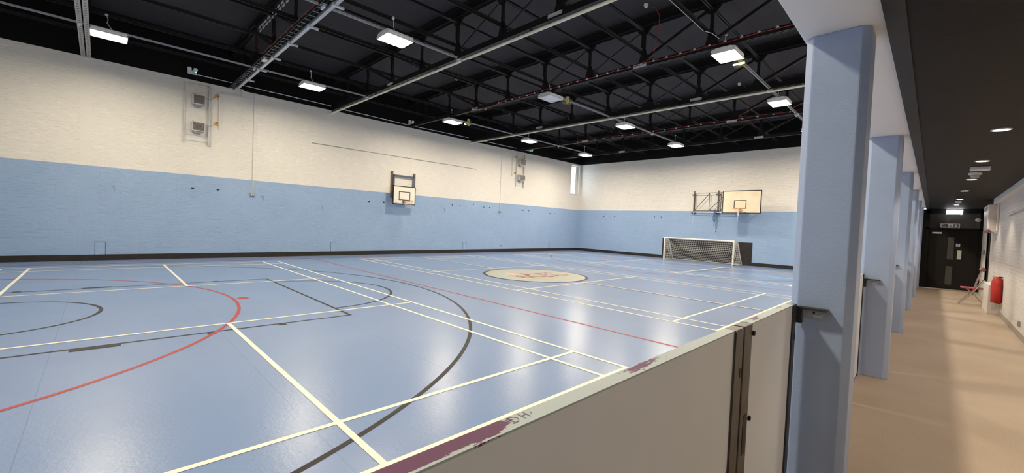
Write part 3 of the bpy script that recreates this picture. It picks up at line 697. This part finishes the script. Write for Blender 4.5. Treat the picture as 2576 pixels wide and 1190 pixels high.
for x in (gx0, gx1): link('foot', MB().box(x - .03, x + .10, gy - .03, gy + .05, 0, .03), 'black', t)
def net_pt(s, v):   # s across, v down
    x = gx0 + (gx1 - gx0)*s; edge = min(1, min(s, 1 - s)/.16)
    top = gz - .03 - .05*(1 - (2*s - 1)**2)*0; sag = .10*math.sin(PI*v)*(.5 + .5*edge)
    back = gy + .06 + .62*min(1, v*1.02)**.9 - .10*math.sin(PI*v)
    drop = .34*(1 - edge)**2*math.sin(PI*min(1, v*1.6))*(1 if v < .62 else .4)
    z = top*(1 - v) + .03*v + drop*.6 - sag*.25
    return (x + .29*max(0, back - gy), back, max(.02, z))
m = MB(); nu, nv = 36, 12
for i in range(nu + 1): m.tube([net_pt(i/nu, j/14) for j in range(15)], .0062, 4, caps=False)
for j in range(nv + 1): m.tube([net_pt(i/40, j/nv) for i in range(41)], .0062, 4, caps=False)
for x, d in ((gx0, 1), (gx1, 1)):
    for i in range(8):
        f = i/7; pts = []
        for j in range(9):
            v = j/8; yb_ = gy + .30 + .42*v; pts.append((x + .29*(yb_ - gy)*f + d*.03*math.sin(5*v + i), gy + (yb_ - gy)*f, 1.15*(1 - v) + .03))
        m.tube(pts, .0062, 4, caps=False)
    for j in range(12):
        v = j/11; pts = [(x + .29*(.30 + .42*v)*i/7 + .02*math.sin(i*2. + j), gy + (.30 + .42*v)*i/7, 1.15*(1 - v) + .03 - .06*math.sin(PI*i/7)*(1 - v*.4)) for i in range(8)]
        m.tube([(a, b_, max(.02, c)) for a, b_, c in pts], .0062, 4, caps=False)
m.tube([(gx0 + .2 + (gx1 - gx0)*i/30, gy + .66 + .03*math.sin(i*1.7), .035 + .012*math.sin(i*2.3)) for i in range(31)], .022, 6)
link('net', m, 'net', t)

BY = 21.60
t = thing('basketball_hoop', 'large plywood backboard on a swing frame on the far wall', 'basketball hoop', (8, YF, 2.6))
x0, x1, z0, z1 = 8.02, 9.815, 2.655, 3.815
bd = link('backboard', MB().box(x0, x1, BY, BY + .025, z0, z1), 'ply', t)
e = .045; fr = MB().box(x0, x1, BY - .003, BY + .028, z1 - e, z1).box(x0, x1, BY - .003, BY + .028, z0, z0 + e).box(x0, x0 + e, BY - .003, BY + .028, z0, z1).box(x1 - e, x1, BY - .003, BY + .028, z0, z1)
link('black_border', fr, 'black', bd)
xa, xb, za, zb = 8.575, 9.155, 2.895, 3.325; e = .04
link('target_square', MB().box(xa, xb, BY - .003, BY, zb - e, zb).box(xa, xb, BY - .003, BY, za, za + e).box(xa, xa + e, BY - .003, BY, za, zb).box(xb - e, xb, BY - .003, BY, za, zb), 'black', bd)
link('screw', MB().box(8.20, 8.22, BY - .003, BY, 3.27, 3.29).box(9.52, 9.54, BY - .003, BY, 3.27, 3.29).box(8.20, 8.22, BY - .003, BY, 2.74, 2.76).box(9.52, 9.54, BY - .003, BY, 2.74, 2.76), 'black', bd)
rc = (8.87, BY - .36, 2.885)
link('rim', MB().tube([(rc[0] + .225*math.cos(a*PI/16), rc[1] + .225*math.sin(a*PI/16), rc[2]) for a in range(32)], .010, 8, closed=True), 'rim_orange', t)
link('rim_bracket', MB().box(8.80, 8.95, BY - .12, BY, 2.77, 2.91).bar((8.83, BY - .1, 2.88), (8.80, BY - .17, 2.885), .02).bar((8.92, BY - .1, 2.88), (8.95, BY - .17, 2.885), .02), 'rim_orange', t)
link('brace', MB().tube([(8.60, BY - .01, 2.90), (8.86, BY - .25, 2.76), (9.16, BY - .01, 2.70)], .006, 6), 'tube_brown', t)
m = MB()
for k in range(5): m.tube([(rc[0] + .03 + .02*k, BY - .55 + .02*k, 2.88), (rc[0] + .06 + .008*k, BY - .5, 2.70), (rc[0] + .05 + .01*k, BY - .45, 2.52)], .010, 5)
m.tube([(rc[0] + .07, BY - .45, 2.52), (rc[0] + .055, BY - .45, 2.35), (rc[0] + .045, BY - .45, 2.20)], .009, 5)
link('net', m, 'net', t)
for x in (6.19, 7.485):
    p = link('wall_post', MB().bar((x, YF - .10, 2.62), (x, YF - .10, 3.93), .05), 'tube_brown', t)
    for z in (2.70, 3.72): link('clamp', MB().box(x - .12, x + .08, YF - .14, YF, z - .03, z + .03), 'tube_brown', p)
fy = YF - .20; lat = MB()
for p, q in (((6.28, 3.80), (8.3, 3.80)), ((6.28, 2.82), (8.3, 2.82)), ((6.28, 2.82), (6.28, 3.80)), ((7.05, 2.82), (7.05, 3.80)), ((7.66, 2.82), (7.66, 3.80)), ((7.76, 2.82), (7.76, 3.80)), ((8.3, 2.82), (8.3, 3.80)),
             ((6.28, 2.84), (7.05, 3.78)), ((7.05, 2.84), (7.95, 3.78)), ((7.66, 2.84), (8.3, 3.78))):
    lat.tube([(p[0], fy, p[1]), (q[0], fy, q[1])], .018, 8)
link('lattice_frame', lat, 'tube_brown', t)
link('bottom_bar', MB().tube([(6.2, fy - .02, 2.74), (8.3, fy - .02, 2.73)], .022, 8), 'white_metal', t)
m = MB()
for x in (8.28, 9.5):
    for z in (2.82, 3.74): m.tube([(x, BY + .02, z), (x, YF - .18 if x < 9 else YF - .06, z)], .018, 8)
m.tube([(8.28, YF - .2, 2.82), (9.5, BY + .05, 3.74)], .015, 8).tube([(8.3, YF - .2, 3.74), (9.5, YF - .1, 3.74)], .018, 8)
link('support_arm', m, 'tube_brown', t)
m = MB()
for k in range(7):
    dx = .02*(k - 3); m.tube([(7.39 + dx*.3, fy - .05, 2.84), (7.39 + dx, fy - .06 - .01*(k % 3), 2.62), (7.38 + dx*1.3, fy - .06, 2.44 - .03*(k % 3)), (7.37 + dx*.9, fy - .05, 2.30 - .05*(k % 4))], .008, 6)
m.tube([(7.385, fy - .05, 2.4), (7.385, fy - .05, 2.2), (7.375, fy - .05, 1.98)], .012, 6)
m.tube([(7.35, fy - .04, 2.82), (7.44, fy - .08, 2.86), (7.47, fy - .02, 2.80)], .025, 6)
solo('blue_rope', m, 'rope_blue', 'bundle of bright blue rope hanging from the far hoop frame', 'rope')
solo('hanging_cord', MB().tube([(6.22, fy - .03, 2.74), (6.23, fy - .03, 2.4), (6.20, fy - .03, 2.0), (6.18, fy - .03, 1.83)], .007, 6), 'net', 'thin pale cord hanging at the left end of the far hoop frame', 'cord')
m = MB().tube([(7.42, fy - .06, 2.5), (7.44, fy - .06, 2.1), (7.47, fy - .06, 1.85), (7.50, fy - .06, 1.72), (7.54, fy - .06, 1.85), (7.55, fy - .06, 2.2), (7.52, fy - .06, 2.5), (7.50, fy - .05, 2.74)], .006, 6)
m.lathe((7.50, fy - .06, 1.66), (0, 0, 1), [(.01, 0), (.022, .02), (.02, .06), (.008, .08)], 10)
solo('pull_cord', m, 'black', 'thin dark looped pull cord with a knob beside the blue rope', 'cord')

# window in the left wall
t = struct('window_1', MB().box(XL - .20, XL - .15, 21.50, 21.57, 3.86, 5.84).box(XL - .20, XL - .15, 22.17, 22.24, 3.86, 5.84).box(XL - .20, XL - .15, 21.57, 22.17, 5.77, 5.84).box(XL - .20, XL - .15, 21.57, 22.17, 3.86, 3.93).box(XL - .19, XL - .16, 21.57, 22.17, 4.80, 4.83).box(XL - .35, XL - .15, 22.24, 22.42, 3.86, 5.84), 'white_metal')
link('window_pane', MB().box(XL - .178, XL - .174, 21.57, 22.17, 3.93, 4.80), 'glass', t); link('window_pane', MB().box(XL - .178, XL - .174, 21.57, 22.17, 4.83, 5.77), 'glass', t)
link('window_sill', MB().box(XL - .15, XL + .03, 21.46, 22.46, 3.83, 3.86), 'white_paint', t)
m = MB()
for p, q, r in (((-6, 22.6, 0), (-6, 23.6, 6.2), .05), ((-6, 23.2, 3.5), (-6, 25.3, 5.4), .025), ((-6, 23.0, 3.0), (-6, 22.0, 5.0), .02), ((-6, 23.4, 4.8), (-6, 24.4, 7.0), .018), ((-6, 24.2, 4.4), (-6, 25.6, 4.7), .012)):
    m.tube([p, [(p[i] + q[i])/2 + (.12 if i == 1 else 0) for i in range(3)], q], [r, r*.8, r*.4], 6)
solo('bare_tree', m, 'twig', 'thin bare tree seen outside through the tall narrow window', 'tree')

# ------------------------------------------------------------------ columns, barriers, brackets
CY = [-1.77, 1.70, 5.11, 8.60, 12.08, 15.55, 19.03]
clab = ['pale blue chamfered column beside the camera, out at the near end', 'large pale blue chamfered column nearest the camera', 'pale blue column second from the camera, with chipped paint by its bracket', 'third pale blue column down the corridor', 'fourth pale blue column down the corridor', 'fifth pale blue column down the corridor', 'sixth pale blue column, beside the black door']
c0 = None; cd = .27; e = .040; xa, xb = 15.208, 15.516
for y, lab in zip(CY, clab):
    if c0 is None:
        P = [(xa + e, y), (xb - e, y), (xb, y + e), (xb, y + cd - e), (xb - e, y + cd), (xa + e, y + cd), (xa, y + cd - e), (xa, y + e)]
        c0 = solo('column', MB().prism(P, 2, 0, ZB), 'colblue', lab, 'column', 'blue columns', .006); c0['kind'] = 'thing'
    else:
        o = c0.copy(); col.objects.link(o); o.location = (c0.location[0], y + cd/2, 0); o['label'] = lab
ZT = 1.20
def barrier(y0, y1, ch0, ch1, lab, m0='channel', m1='channel', top='chipped', slot=None):
    t = thing('barrier_panel', lab, 'barrier panel', (15.237, (y0 + y1)/2, 0), 'white barrier panels between the columns')
    link('board', MB().box(15.218, 15.256, y0 + ch0, y1 - ch1, .02, ZT), 'barrier', t)
    link('top_edge', MB().box(15.214, 15.259, y0 + ch0, y1 - ch1, ZT, ZT + .005), top, t)
    if ch0:
        c = link('channel', MB().box(15.212, 15.262, y0, y0 + ch0, .0, ZT + .004), m0, t, .004)
        if slot: link('latch_slot', MB().box(15.262, 15.264, y0 + ch0*.35, y0 + ch0*.8, .62, .80), 'black', c); link('screw', MB().lathe((15.262, y0 + ch0 + .008, .77), (1, 0, 0), [(.012, 0), (.01, .01)], 10), 'black', c); link('screw', MB().lathe((15.262, y0 + ch0 + .004, 1.16), (1, 0, 0), [(.012, 0), (.01, .01)], 10), 'black', c)
    if ch1:
        c = link('channel', MB().box(15.212, 15.262, y1 - ch1, y1, .0, ZT + .004), m1, t, .004)
        link('rib', MB().box(15.262, 15.265, y1 - ch1, y1 - ch1 + .007, .0, ZT), 'dark_channel', c)
        if slot: link('latch_slot', MB().box(15.262, 15.264, y1 - .03, y1 - .012, .99, 1.03), 'black', c)
    return t
barrier(-1.40, .635, .05, .105, 'white barrier panel nearest the camera with purple chipped top edge', slot=True)
barrier(.655, 1.625, .105, .09, 'short white barrier panel against the nearest column', m1='dark_channel', slot=True)
for i in range(1, len(CY) - 1):
    a, b_ = CY[i] + cd + .03, CY[i + 1] - .03; mid = a + (b_ - a)*.62
    nm = ['first and second', 'second and third', 'third and fourth', 'fourth and fifth', 'fifth and sixth'][i - 1]
    barrier(a, mid - .01, .08, .08, f'white barrier panel between the {nm} columns, its near one', 'dark_channel', 'dark_channel', 'white_paint')
    barrier(mid + .01, b_, .08, .07, f'white barrier panel between the {nm} columns, its far one', 'dark_channel', 'dark_channel', 'white_paint')
m = MB()
def stroke(pts): 
    P = [(15.243 - v*.030, -.742 + u*.030) for u, v in pts]; m.strip(P, .0022, ZT + .0058)
stroke([(0, 0), (0, .8)]); stroke([(-.2, .8), (.35, .75), (.6, .4), (.35, .02), (-.25, 0)]); stroke([(1.0, 0), (1.0, .85)]); stroke([(1.5, 0), (1.5, .85)]); stroke([(1.0, .42), (1.5, .42)]); stroke([(1.8, .2), (2.0, .5)])
t_ = [o for o in bpy.data.objects if o.name == 'barrier_panel'][0]
link('scratched_letters', m, 'scratch', t_)
def bracket(yc, lab):
    y = yc; t = thing('latch_bracket', lab, 'bracket', (15.33, y, 1.1), 'latch brackets on the columns')
    link('top_flange', MB().box(15.262, 15.405, y - .075, y, 1.180, 1.186).box(15.262, 15.405, y - .078, y - .073, 1.176, 1.189), 'dark_channel', t)
    p = link('plate', MB().prism([(15.268, 1.182), (15.405, 1.182), (15.420, 1.165), (15.424, 1.13), (15.412, 1.112), (15.402, 1.122), (15.392, 1.108), (15.30, 1.116), (15.268, 1.125)], 1, y - .006, y), 'bracket', t, .002)
    link('hole', MB().lathe((15.335, y - .006, 1.155), (0, -1, 0), [(.006, 0), (.006, .002)], 10), 'black', p)
    link('stud', MB().lathe((15.293, y - .006, 1.152), (0, -1, 0), [(.012, 0), (.010, .008)], 12).lathe((15.380, y - .006, 1.15), (0, -1, 0), [(.012, 0), (.010, .008)], 12), 'bracket', p)
    link('recess', MB().box(15.333, 15.378, y - .0075, y - .006, 1.128, 1.142), 'galv_light', p)
    link('hinge', MB().box(15.252, 15.285, y - .06, y - .02, 1.09, 1.186), 'dark_channel', t)
    return t
br0 = bracket(1.70, 'blue grey steel latch bracket on the nearest column')
for i, lab in ((2, 'steel latch bracket on the second column'), (3, 'steel latch bracket on the third column'), (4, 'steel latch bracket on the fourth column')): dup(br0, (15.33, CY[i], 1.1 - .04*(i == 2)), lab)
FLATMARK = 0

# ------------------------------------------------------------------ corridor
t = struct('door_1', MB().box(15.68, 16.88, YE + .06, YE + .11, .01, 2.07), 'door_black')
link('door_frame', MB().box(15.60, 15.68, YE, YE + .2, 0, 2.75).box(16.88, XR, YE, YE + .2, 0, 2.75).box(15.60, XR, YE, YE + .2, 2.64, 2.75).box(15.60, XR, YE, YE + .2, 2.07, 2.13), 'frame_black', t)
link('transom_pane', MB().box(15.68, 16.88, YE + .08, YE + .09, 2.13, 2.64), 'transom', t)
vp = link('vision_panel', MB().box(16.16, 16.31, YE + .055, YE + .06, 1.04, 1.82), 'vision', t); link('vision_panel', MB().box(16.15, 16.31, YE + .055, YE + .06, .17, .81), 'vision', t)
link('push_plate', MB().box(16.40, 16.50, YE + .052, YE + .06, 1.06, 1.37), 'steel_plate', t, .002)
link('door_closer', MB().box(15.76, 16.0, YE + .02, YE + .06, 1.93, 1.985), 'steel_plate', t, .006)
n = link('door_notice', MB().box(16.36, 16.455, YE + .054, YE + .06, 1.50, 1.595), 'sign_white', t)
link('blue_disc', MB().lathe((16.407, YE + .054, 1.547), (0, -1, 0), [(.038, 0), (.038, .002)], 20), 'notice_blue', n)
link('notice_bar', MB().box(16.378, 16.436, YE + .050, YE + .052, 1.54, 1.555), 'sign_white', n)
link('threshold', MB().box(15.68, 16.88, YE + .0, YE + .06, 0, .008), 'skirt', t)
link('leaf_edge', MB().box(16.872, 16.88, YE + .05, YE + .06, .01, 2.07).box(15.68, 16.88, YE + .05, YE + .06, .01, .02), 'frame_black', t)
sg = thing('fire_exit_sign', 'dark fire exit sign above the black door', 'sign', (16.18, YE + .05, 2.13))
link('border', MB().box(15.95, 16.42, YE + .045, YE + .075, 2.135, 2.285), 'sign_grey', sg)
link('panel', MB().box(15.99, 16.135, YE + .042, YE + .045, 2.15, 2.27).box(16.265, 16.385, YE + .042, YE + .045, 2.15, 2.27), 'sign_green', sg)
def lettering(txt, size, loc, m, parent, name='lettering'):
    cu = bpy.data.curves.new(name, 'FONT'); cu.body = txt; cu.size = size; cu.extrude = .001; cu.align_x = 'LEFT'
    tmp = bpy.data.objects.new('tmp', cu); col.objects.link(tmp); cu.materials.append(M[m]); bpy.context.view_layer.update()
    me = bpy.data.meshes.new_from_object(tmp.evaluated_get(bpy.context.evaluated_depsgraph_get())); bpy.data.objects.remove(tmp)
    o = bpy.data.objects.new(name, me); col.objects.link(o); o.parent = parent; org = parent['_o']
    o.location = (loc[0] - org[0], loc[1] - org[1], loc[2] - org[2]); o.rotation_euler = (PI/2, 0, 0); return o
lettering('Fire', .062, (16.0, YE + .040, 2.215), 'sign_white', sg); lettering('exit', .062, (16.0, YE + .040, 2.160), 'sign_white', sg)
pic = link('running_man_panel', MB().box(16.155, 16.250, YE + .042, YE + .045, 2.15, 2.27), 'sign_white', sg)
link('running_man', MB().lathe((16.215, YE + .042, 2.247), (0, -1, 0), [(.010, 0), (.010, .002)], 10).bar((16.205, YE + .041, 2.235), (16.195, YE + .041, 2.195), .018, .002, (0, 1, 0)).bar((16.195, YE + .041, 2.197), (16.222, YE + .041, 2.178), .012, .002, (0, 1, 0)).bar((16.195, YE + .041, 2.197), (16.170, YE + .041, 2.165), .012, .002, (0, 1, 0)).bar((16.222, YE + .041, 2.178), (16.218, YE + .041, 2.156), .010, .002, (0, 1, 0)).bar((16.205, YE + .041, 2.230), (16.232, YE + .041, 2.215), .008, .002, (0, 1, 0)).bar((16.205, YE + .041, 2.230), (16.178, YE + .041, 2.222), .008, .002, (0, 1, 0)), 'sign_green', pic)
link('arrow', MB().prism([(16.315, 2.262), (16.335, 2.262), (16.335, 2.205), (16.372, 2.205), (16.325, 2.158), (16.278, 2.205), (16.315, 2.205)], 1, YE + .040, YE + .042), 'sign_white', sg)
ex = thing('lit_exit_sign', 'glowing white exit sign box under the corridor ceiling', 'sign', (16.27, 19.45, 2.58))
link('lit_panel', MB().box(16.07, 16.46, 19.42, 19.45, 2.60, 2.755), 'exit_lit', ex, .008)
link('green_band', MB().box(16.08, 16.40, 19.425, 19.445, 2.57, 2.60), 'exit_green', ex)
link('mount', MB().box(16.22, 16.30, 19.40, 19.47, 2.755, ZC), 'white_plastic', ex)
# downlights
dl0 = None; dy = [2.73, 5.15, 7.47, 9.89, 12.28, 14.81, 17.11]
def make_down(x, y, lab):
    t = thing('downlight', lab, 'downlight', (x, y, ZC - .02), 'warm corridor downlights')
    link('bezel', MB().lathe((x, y, ZC), (0, 0, -1), [(.075, 0), (.078, .006), (.062, .010), (.058, .002)], 20), 'white_metal', t)
    link('lamp', MB().lathe((x, y, ZC), (0, 0, -1), [(.056, 0), (.05, .007)], 20), 'downlamp', t); return t
vis = 0
for y in dy:
    lab = f'glowing warm downlight in the corridor ceiling, {ORD[vis]} from the near end'
    vis += 1
    if dl0 is None: dl0 = make_down(16.24, y, lab)
    else: dup(dl0, (16.24, y, ZC - .02), lab)
solo('emergency_bulkhead', MB().box(16.15, 16.36, 8.08, 8.24, ZC - .05, ZC), 'white_plastic', 'white rectangular emergency light between two corridor downlights', 'emergency light', bevel=.01)
t = thing('corridor_detector', 'grey stepped smoke detector on the corridor ceiling past the white emergency light', 'smoke detector', (16.24, 8.90, ZC - .1))
link('base', MB().lathe((16.24, 8.90, ZC), (0, 0, -1), [(.075, 0), (.078, .03), (.06, .035)], 20), 'white_plastic', t); link('sensor', MB().lathe((16.24, 8.90, ZC - .035), (0, 0, -1), [(.055, 0), (.052, .03), (.035, .05)], 20), 'grey_face', t)
t = thing('corridor_detector', 'small smoke detector beyond the fourth lit downlight from the door', 'smoke detector', (16.24, 15.6, ZC - .1))
link('base', MB().lathe((16.24, 15.6, ZC), (0, 0, -1), [(.06, 0), (.06, .03), (.05, .035)], 20), 'white_plastic', t); link('sensor', MB().lathe((16.24, 15.6, ZC - .035), (0, 0, -1), [(.045, 0), (.03, .04)], 20), 'grey_face', t)
# heater unit on the wall
t = thing('air_heater', 'white wall mounted air heater casing above the dark recess', 'heater', (16.85, 15.5, 1.95))
link('casing', MB().prism([(16.76, 2.645), (XR, 2.645), (XR, 1.945), (16.86, 1.945), (16.785, 2.02), (16.765, 2.25)], 1, 14.95, 16.25), 'ac_white', t, .012)
link('inlet', MB().box(16.752, 16.768, 15.15, 16.05, 2.50, 2.60), 'black', t); link('outlet', MB().bar((16.815, 15.05, 1.965), (16.815, 16.15, 1.965), .05, .05), 'chair_plum', t)
link('seam', MB().box(16.80, 16.90, 14.944, 14.95, 2.30, 2.308).box(16.895, 16.90, 14.944, 14.95, 2.20, 2.30), 'heater', t)
solo('heater_pipe', MB().tube([(XR - .02, 14.85, 2.66), (XR - .02, 14.85, 1.97)], .02, 8).box(XR - .06, XR, 14.80, 14.9, 1.90, 1.98), 'ac_white', 'white pipe with box end beside the air heater', 'pipe')
struct('door_2', MB().box(XR + .02, XR + .06, 16.75, 17.65, .01, 2.06).box(XR - .01, XR + .02, 16.68, 16.75, 0, 2.1).box(XR - .01, XR + .02, 17.65, 17.72, 0, 2.1), 'frame_black')
t = thing('boxed_casing', 'low white boxed casing on the floor under the red bag', 'boxing', (16.84, 14, 0))
link('box', MB().box(16.765, XR - .002, 13.4, 14.75, 0, .67), 'white_paint', t, .008); link('panel_line', MB().box(16.83, 16.90, 13.392, 13.4, .10, .50), 'heater', t)
link('foot_strip', MB().box(16.76, XR - .002, 13.39, 14.75, 0, .03), 'ac_white', t)
# red bag hung on the wall
t = thing('red_bag', 'bright red cloth bag hanging on the corridor wall', 'bag', (16.88, 13.1, .3))
m = MB(); ring = []; n = 20
prof = [(.30, .085, .045), (.32, .105, .06), (.45, .112, .068), (.60, .112, .068), (.72, .108, .06), (.80, .100, .05), (.86, .085, .035), (.89, .05, .022)]
vs = []; fs = []
for k, (z, ax, ay) in enumerate(prof):
    for j in range(n):
        a = 2*PI*j/n; rr = 1 + .07*math.sin(3*a + k*1.3) + .04*math.sin(7*a + k)
        vs.append((16.87 + ax*.82*rr*math.cos(a), 13.1 + ay*3.2*rr*math.sin(a), z + .012*math.sin(2*a + k)))
for k in range(len(prof) - 1):
    for j in range(n): fs.append((k*n + j, k*n + (j + 1) % n, (k + 1)*n + (j + 1) % n, (k + 1)*n + j))
fs.append(tuple(range(n))[::-1]); fs.append(tuple(range((len(prof) - 1)*n, len(prof)*n)))
m.add(vs, fs, True); link('bag_body', m, 'bag_red', t)
link('handle', MB().tube([(16.84, 13.0, .86), (16.90, 13.0, .90), (16.945, 13.05, .89)], .008, 6), 'black', t)
link('hook', MB().bar((16.90, 13.02, .885), (XR, 13.02, .885), .012), 'black', t)
# folding chair
cy = 15.15
t = thing('folding_chair', 'folding chair with red seat and grey tube frame by the far door', 'chair', (16.6, cy, 0))
for dy_ in (-.2, .2):
    link('front_leg', MB().tube([(16.36, cy + dy_, .01), (16.60, cy + dy_, .34), (16.80, cy + dy_, .68)], .011, 8), 'chair_metal', t)
    link('rear_leg', MB().tube([(16.79, cy + dy_*.9, .06), (16.62, cy + dy_*.9, .30), (16.48, cy + dy_*.9, .43)], .010, 8), 'chair_metal', t)
    link('back_upright', MB().tube([(16.60, cy + dy_*.8, .26), (16.66, cy + dy_*.8, .60), (16.75, cy + dy_*.8, .94)], .011, 8), 'chair_metal', t)
link('floor_bar', MB().tube([(16.36, cy - .2, .012), (16.36, cy + .2, .012)], .011, 8).tube([(16.79, cy - .18, .07), (16.79, cy + .18, .07)], .010, 8), 'chair_metal', t)
link('seat', MB().box(16.38, 16.80, cy - .20, cy + .20, .43, .455), 'chair_red', t, .010)
m = MB()
for z0_, z1_ in ((.52, .66), (.70, .84)):
    xz = lambda z: 16.66 + (z - .60)*.265
    m.prism([(xz(z0_) - .008, z0_), (xz(z0_) + .008, z0_), (xz(z1_) + .008, z1_), (xz(z1_) - .008, z1_)], 1, cy - .155, cy + .155)
link('back_slat', m, 'chair_plum', t)
link('head_pad', MB().lathe((16.75, cy - .17, .95), (0, 1, 0), [(.03, 0), (.055, .03), (.06, .17), (.055, .31), (.03, .34)], 14), 'chair_plum', t)
link('crossbar', MB().tube([(16.60, cy - .16, .28), (16.60, cy + .16, .28)], .009, 8), 'chair_metal', t)
solo('wall_switch', MB().box(XR - .03, XR, 10.1, 10.22, .20, .29), 'galv', 'small metal socket box low on the corridor wall at the right edge', 'wall socket', bevel=.004)
solo('call_point', MB().box(XR - .03, XR, 18.3, 18.42, 1.28, 1.45), 'grille', 'small dark switch plate on the wall near the black door', 'switch', bevel=.004)
solo('wall_rail', MB().tube([(XR - .03, 9.7, 2.30), (XR - .03, 12.6, 2.27)], .012, 8).box(XR - .04, XR, 12.5, 12.56, 2.25, 2.30).box(XR - .04, XR, 11.9, 11.95, 2.26, 2.31), 'white_paint', 'short white rail fixed high on the corridor wall', 'rail')
solo('wall_lamp', MB().lathe((16.84, YE - .02, 2.42), (-.5, -1, 0), [(.05, 0), (.07, .03), (.06, .09), (.03, .10)], 16), 'plate', 'pale round lamp on the wall right of the door transom', 'lamp')

# ------------------------------------------------------------------ lights
for i, y in enumerate(dy):
    l = bpy.data.lights.new('downlight_beam', 'SPOT'); l.energy = 62; l.color = (1., .82, .66); l.spot_size = math.radians(104); l.spot_blend = .42; l.shadow_soft_size = .05
    o = bpy.data.objects.new('downlight_beam', l); col.objects.link(o); o.location = (16.24, y, ZC - .03)
wd = bpy.data.worlds.new('sky'); scene.world = wd; wd.use_nodes = True
bg = wd.node_tree.nodes['Background']; bg.inputs[0].default_value = (.80, .90, 1., 1); bg.inputs[1].default_value = 8.

# ------------------------------------------------------------------ camera
cam = bpy.data.cameras.new('camera'); cam.sensor_fit = 'HORIZONTAL'; cam.sensor_width = 36; cam.lens = 14.66704; cam.clip_start = .05; cam.clip_end = 200
co = bpy.data.objects.new('camera', cam); col.objects.link(co); scene.camera = co
Rm = Matrix(((0.702002, -0.050287, 0.710397), (0.710894, -0.01031, -0.703224), (0.042687, 0.998682, 0.028511)))
co.matrix_world = Matrix.Translation((15.81616, -1.34185, 1.60350)) @ Rm.to_4x4()
scene.view_settings.view_transform = 'Standard'; scene.view_settings.look = 'None'; scene.view_settings.exposure = 0; scene.view_settings.gamma = 1.22
scene.cycles.use_denoising = True; scene.cycles.max_bounces = 8; scene.cycles.diffuse_bounces = 5; scene.cycles.glossy_bounces = 4; scene.cycles.sample_clamp_indirect = 40.
scene.cycles.caustics_reflective = False; scene.cycles.caustics_refractive = False
for o in bpy.data.objects:
    if '_o' in o: del o['_o']
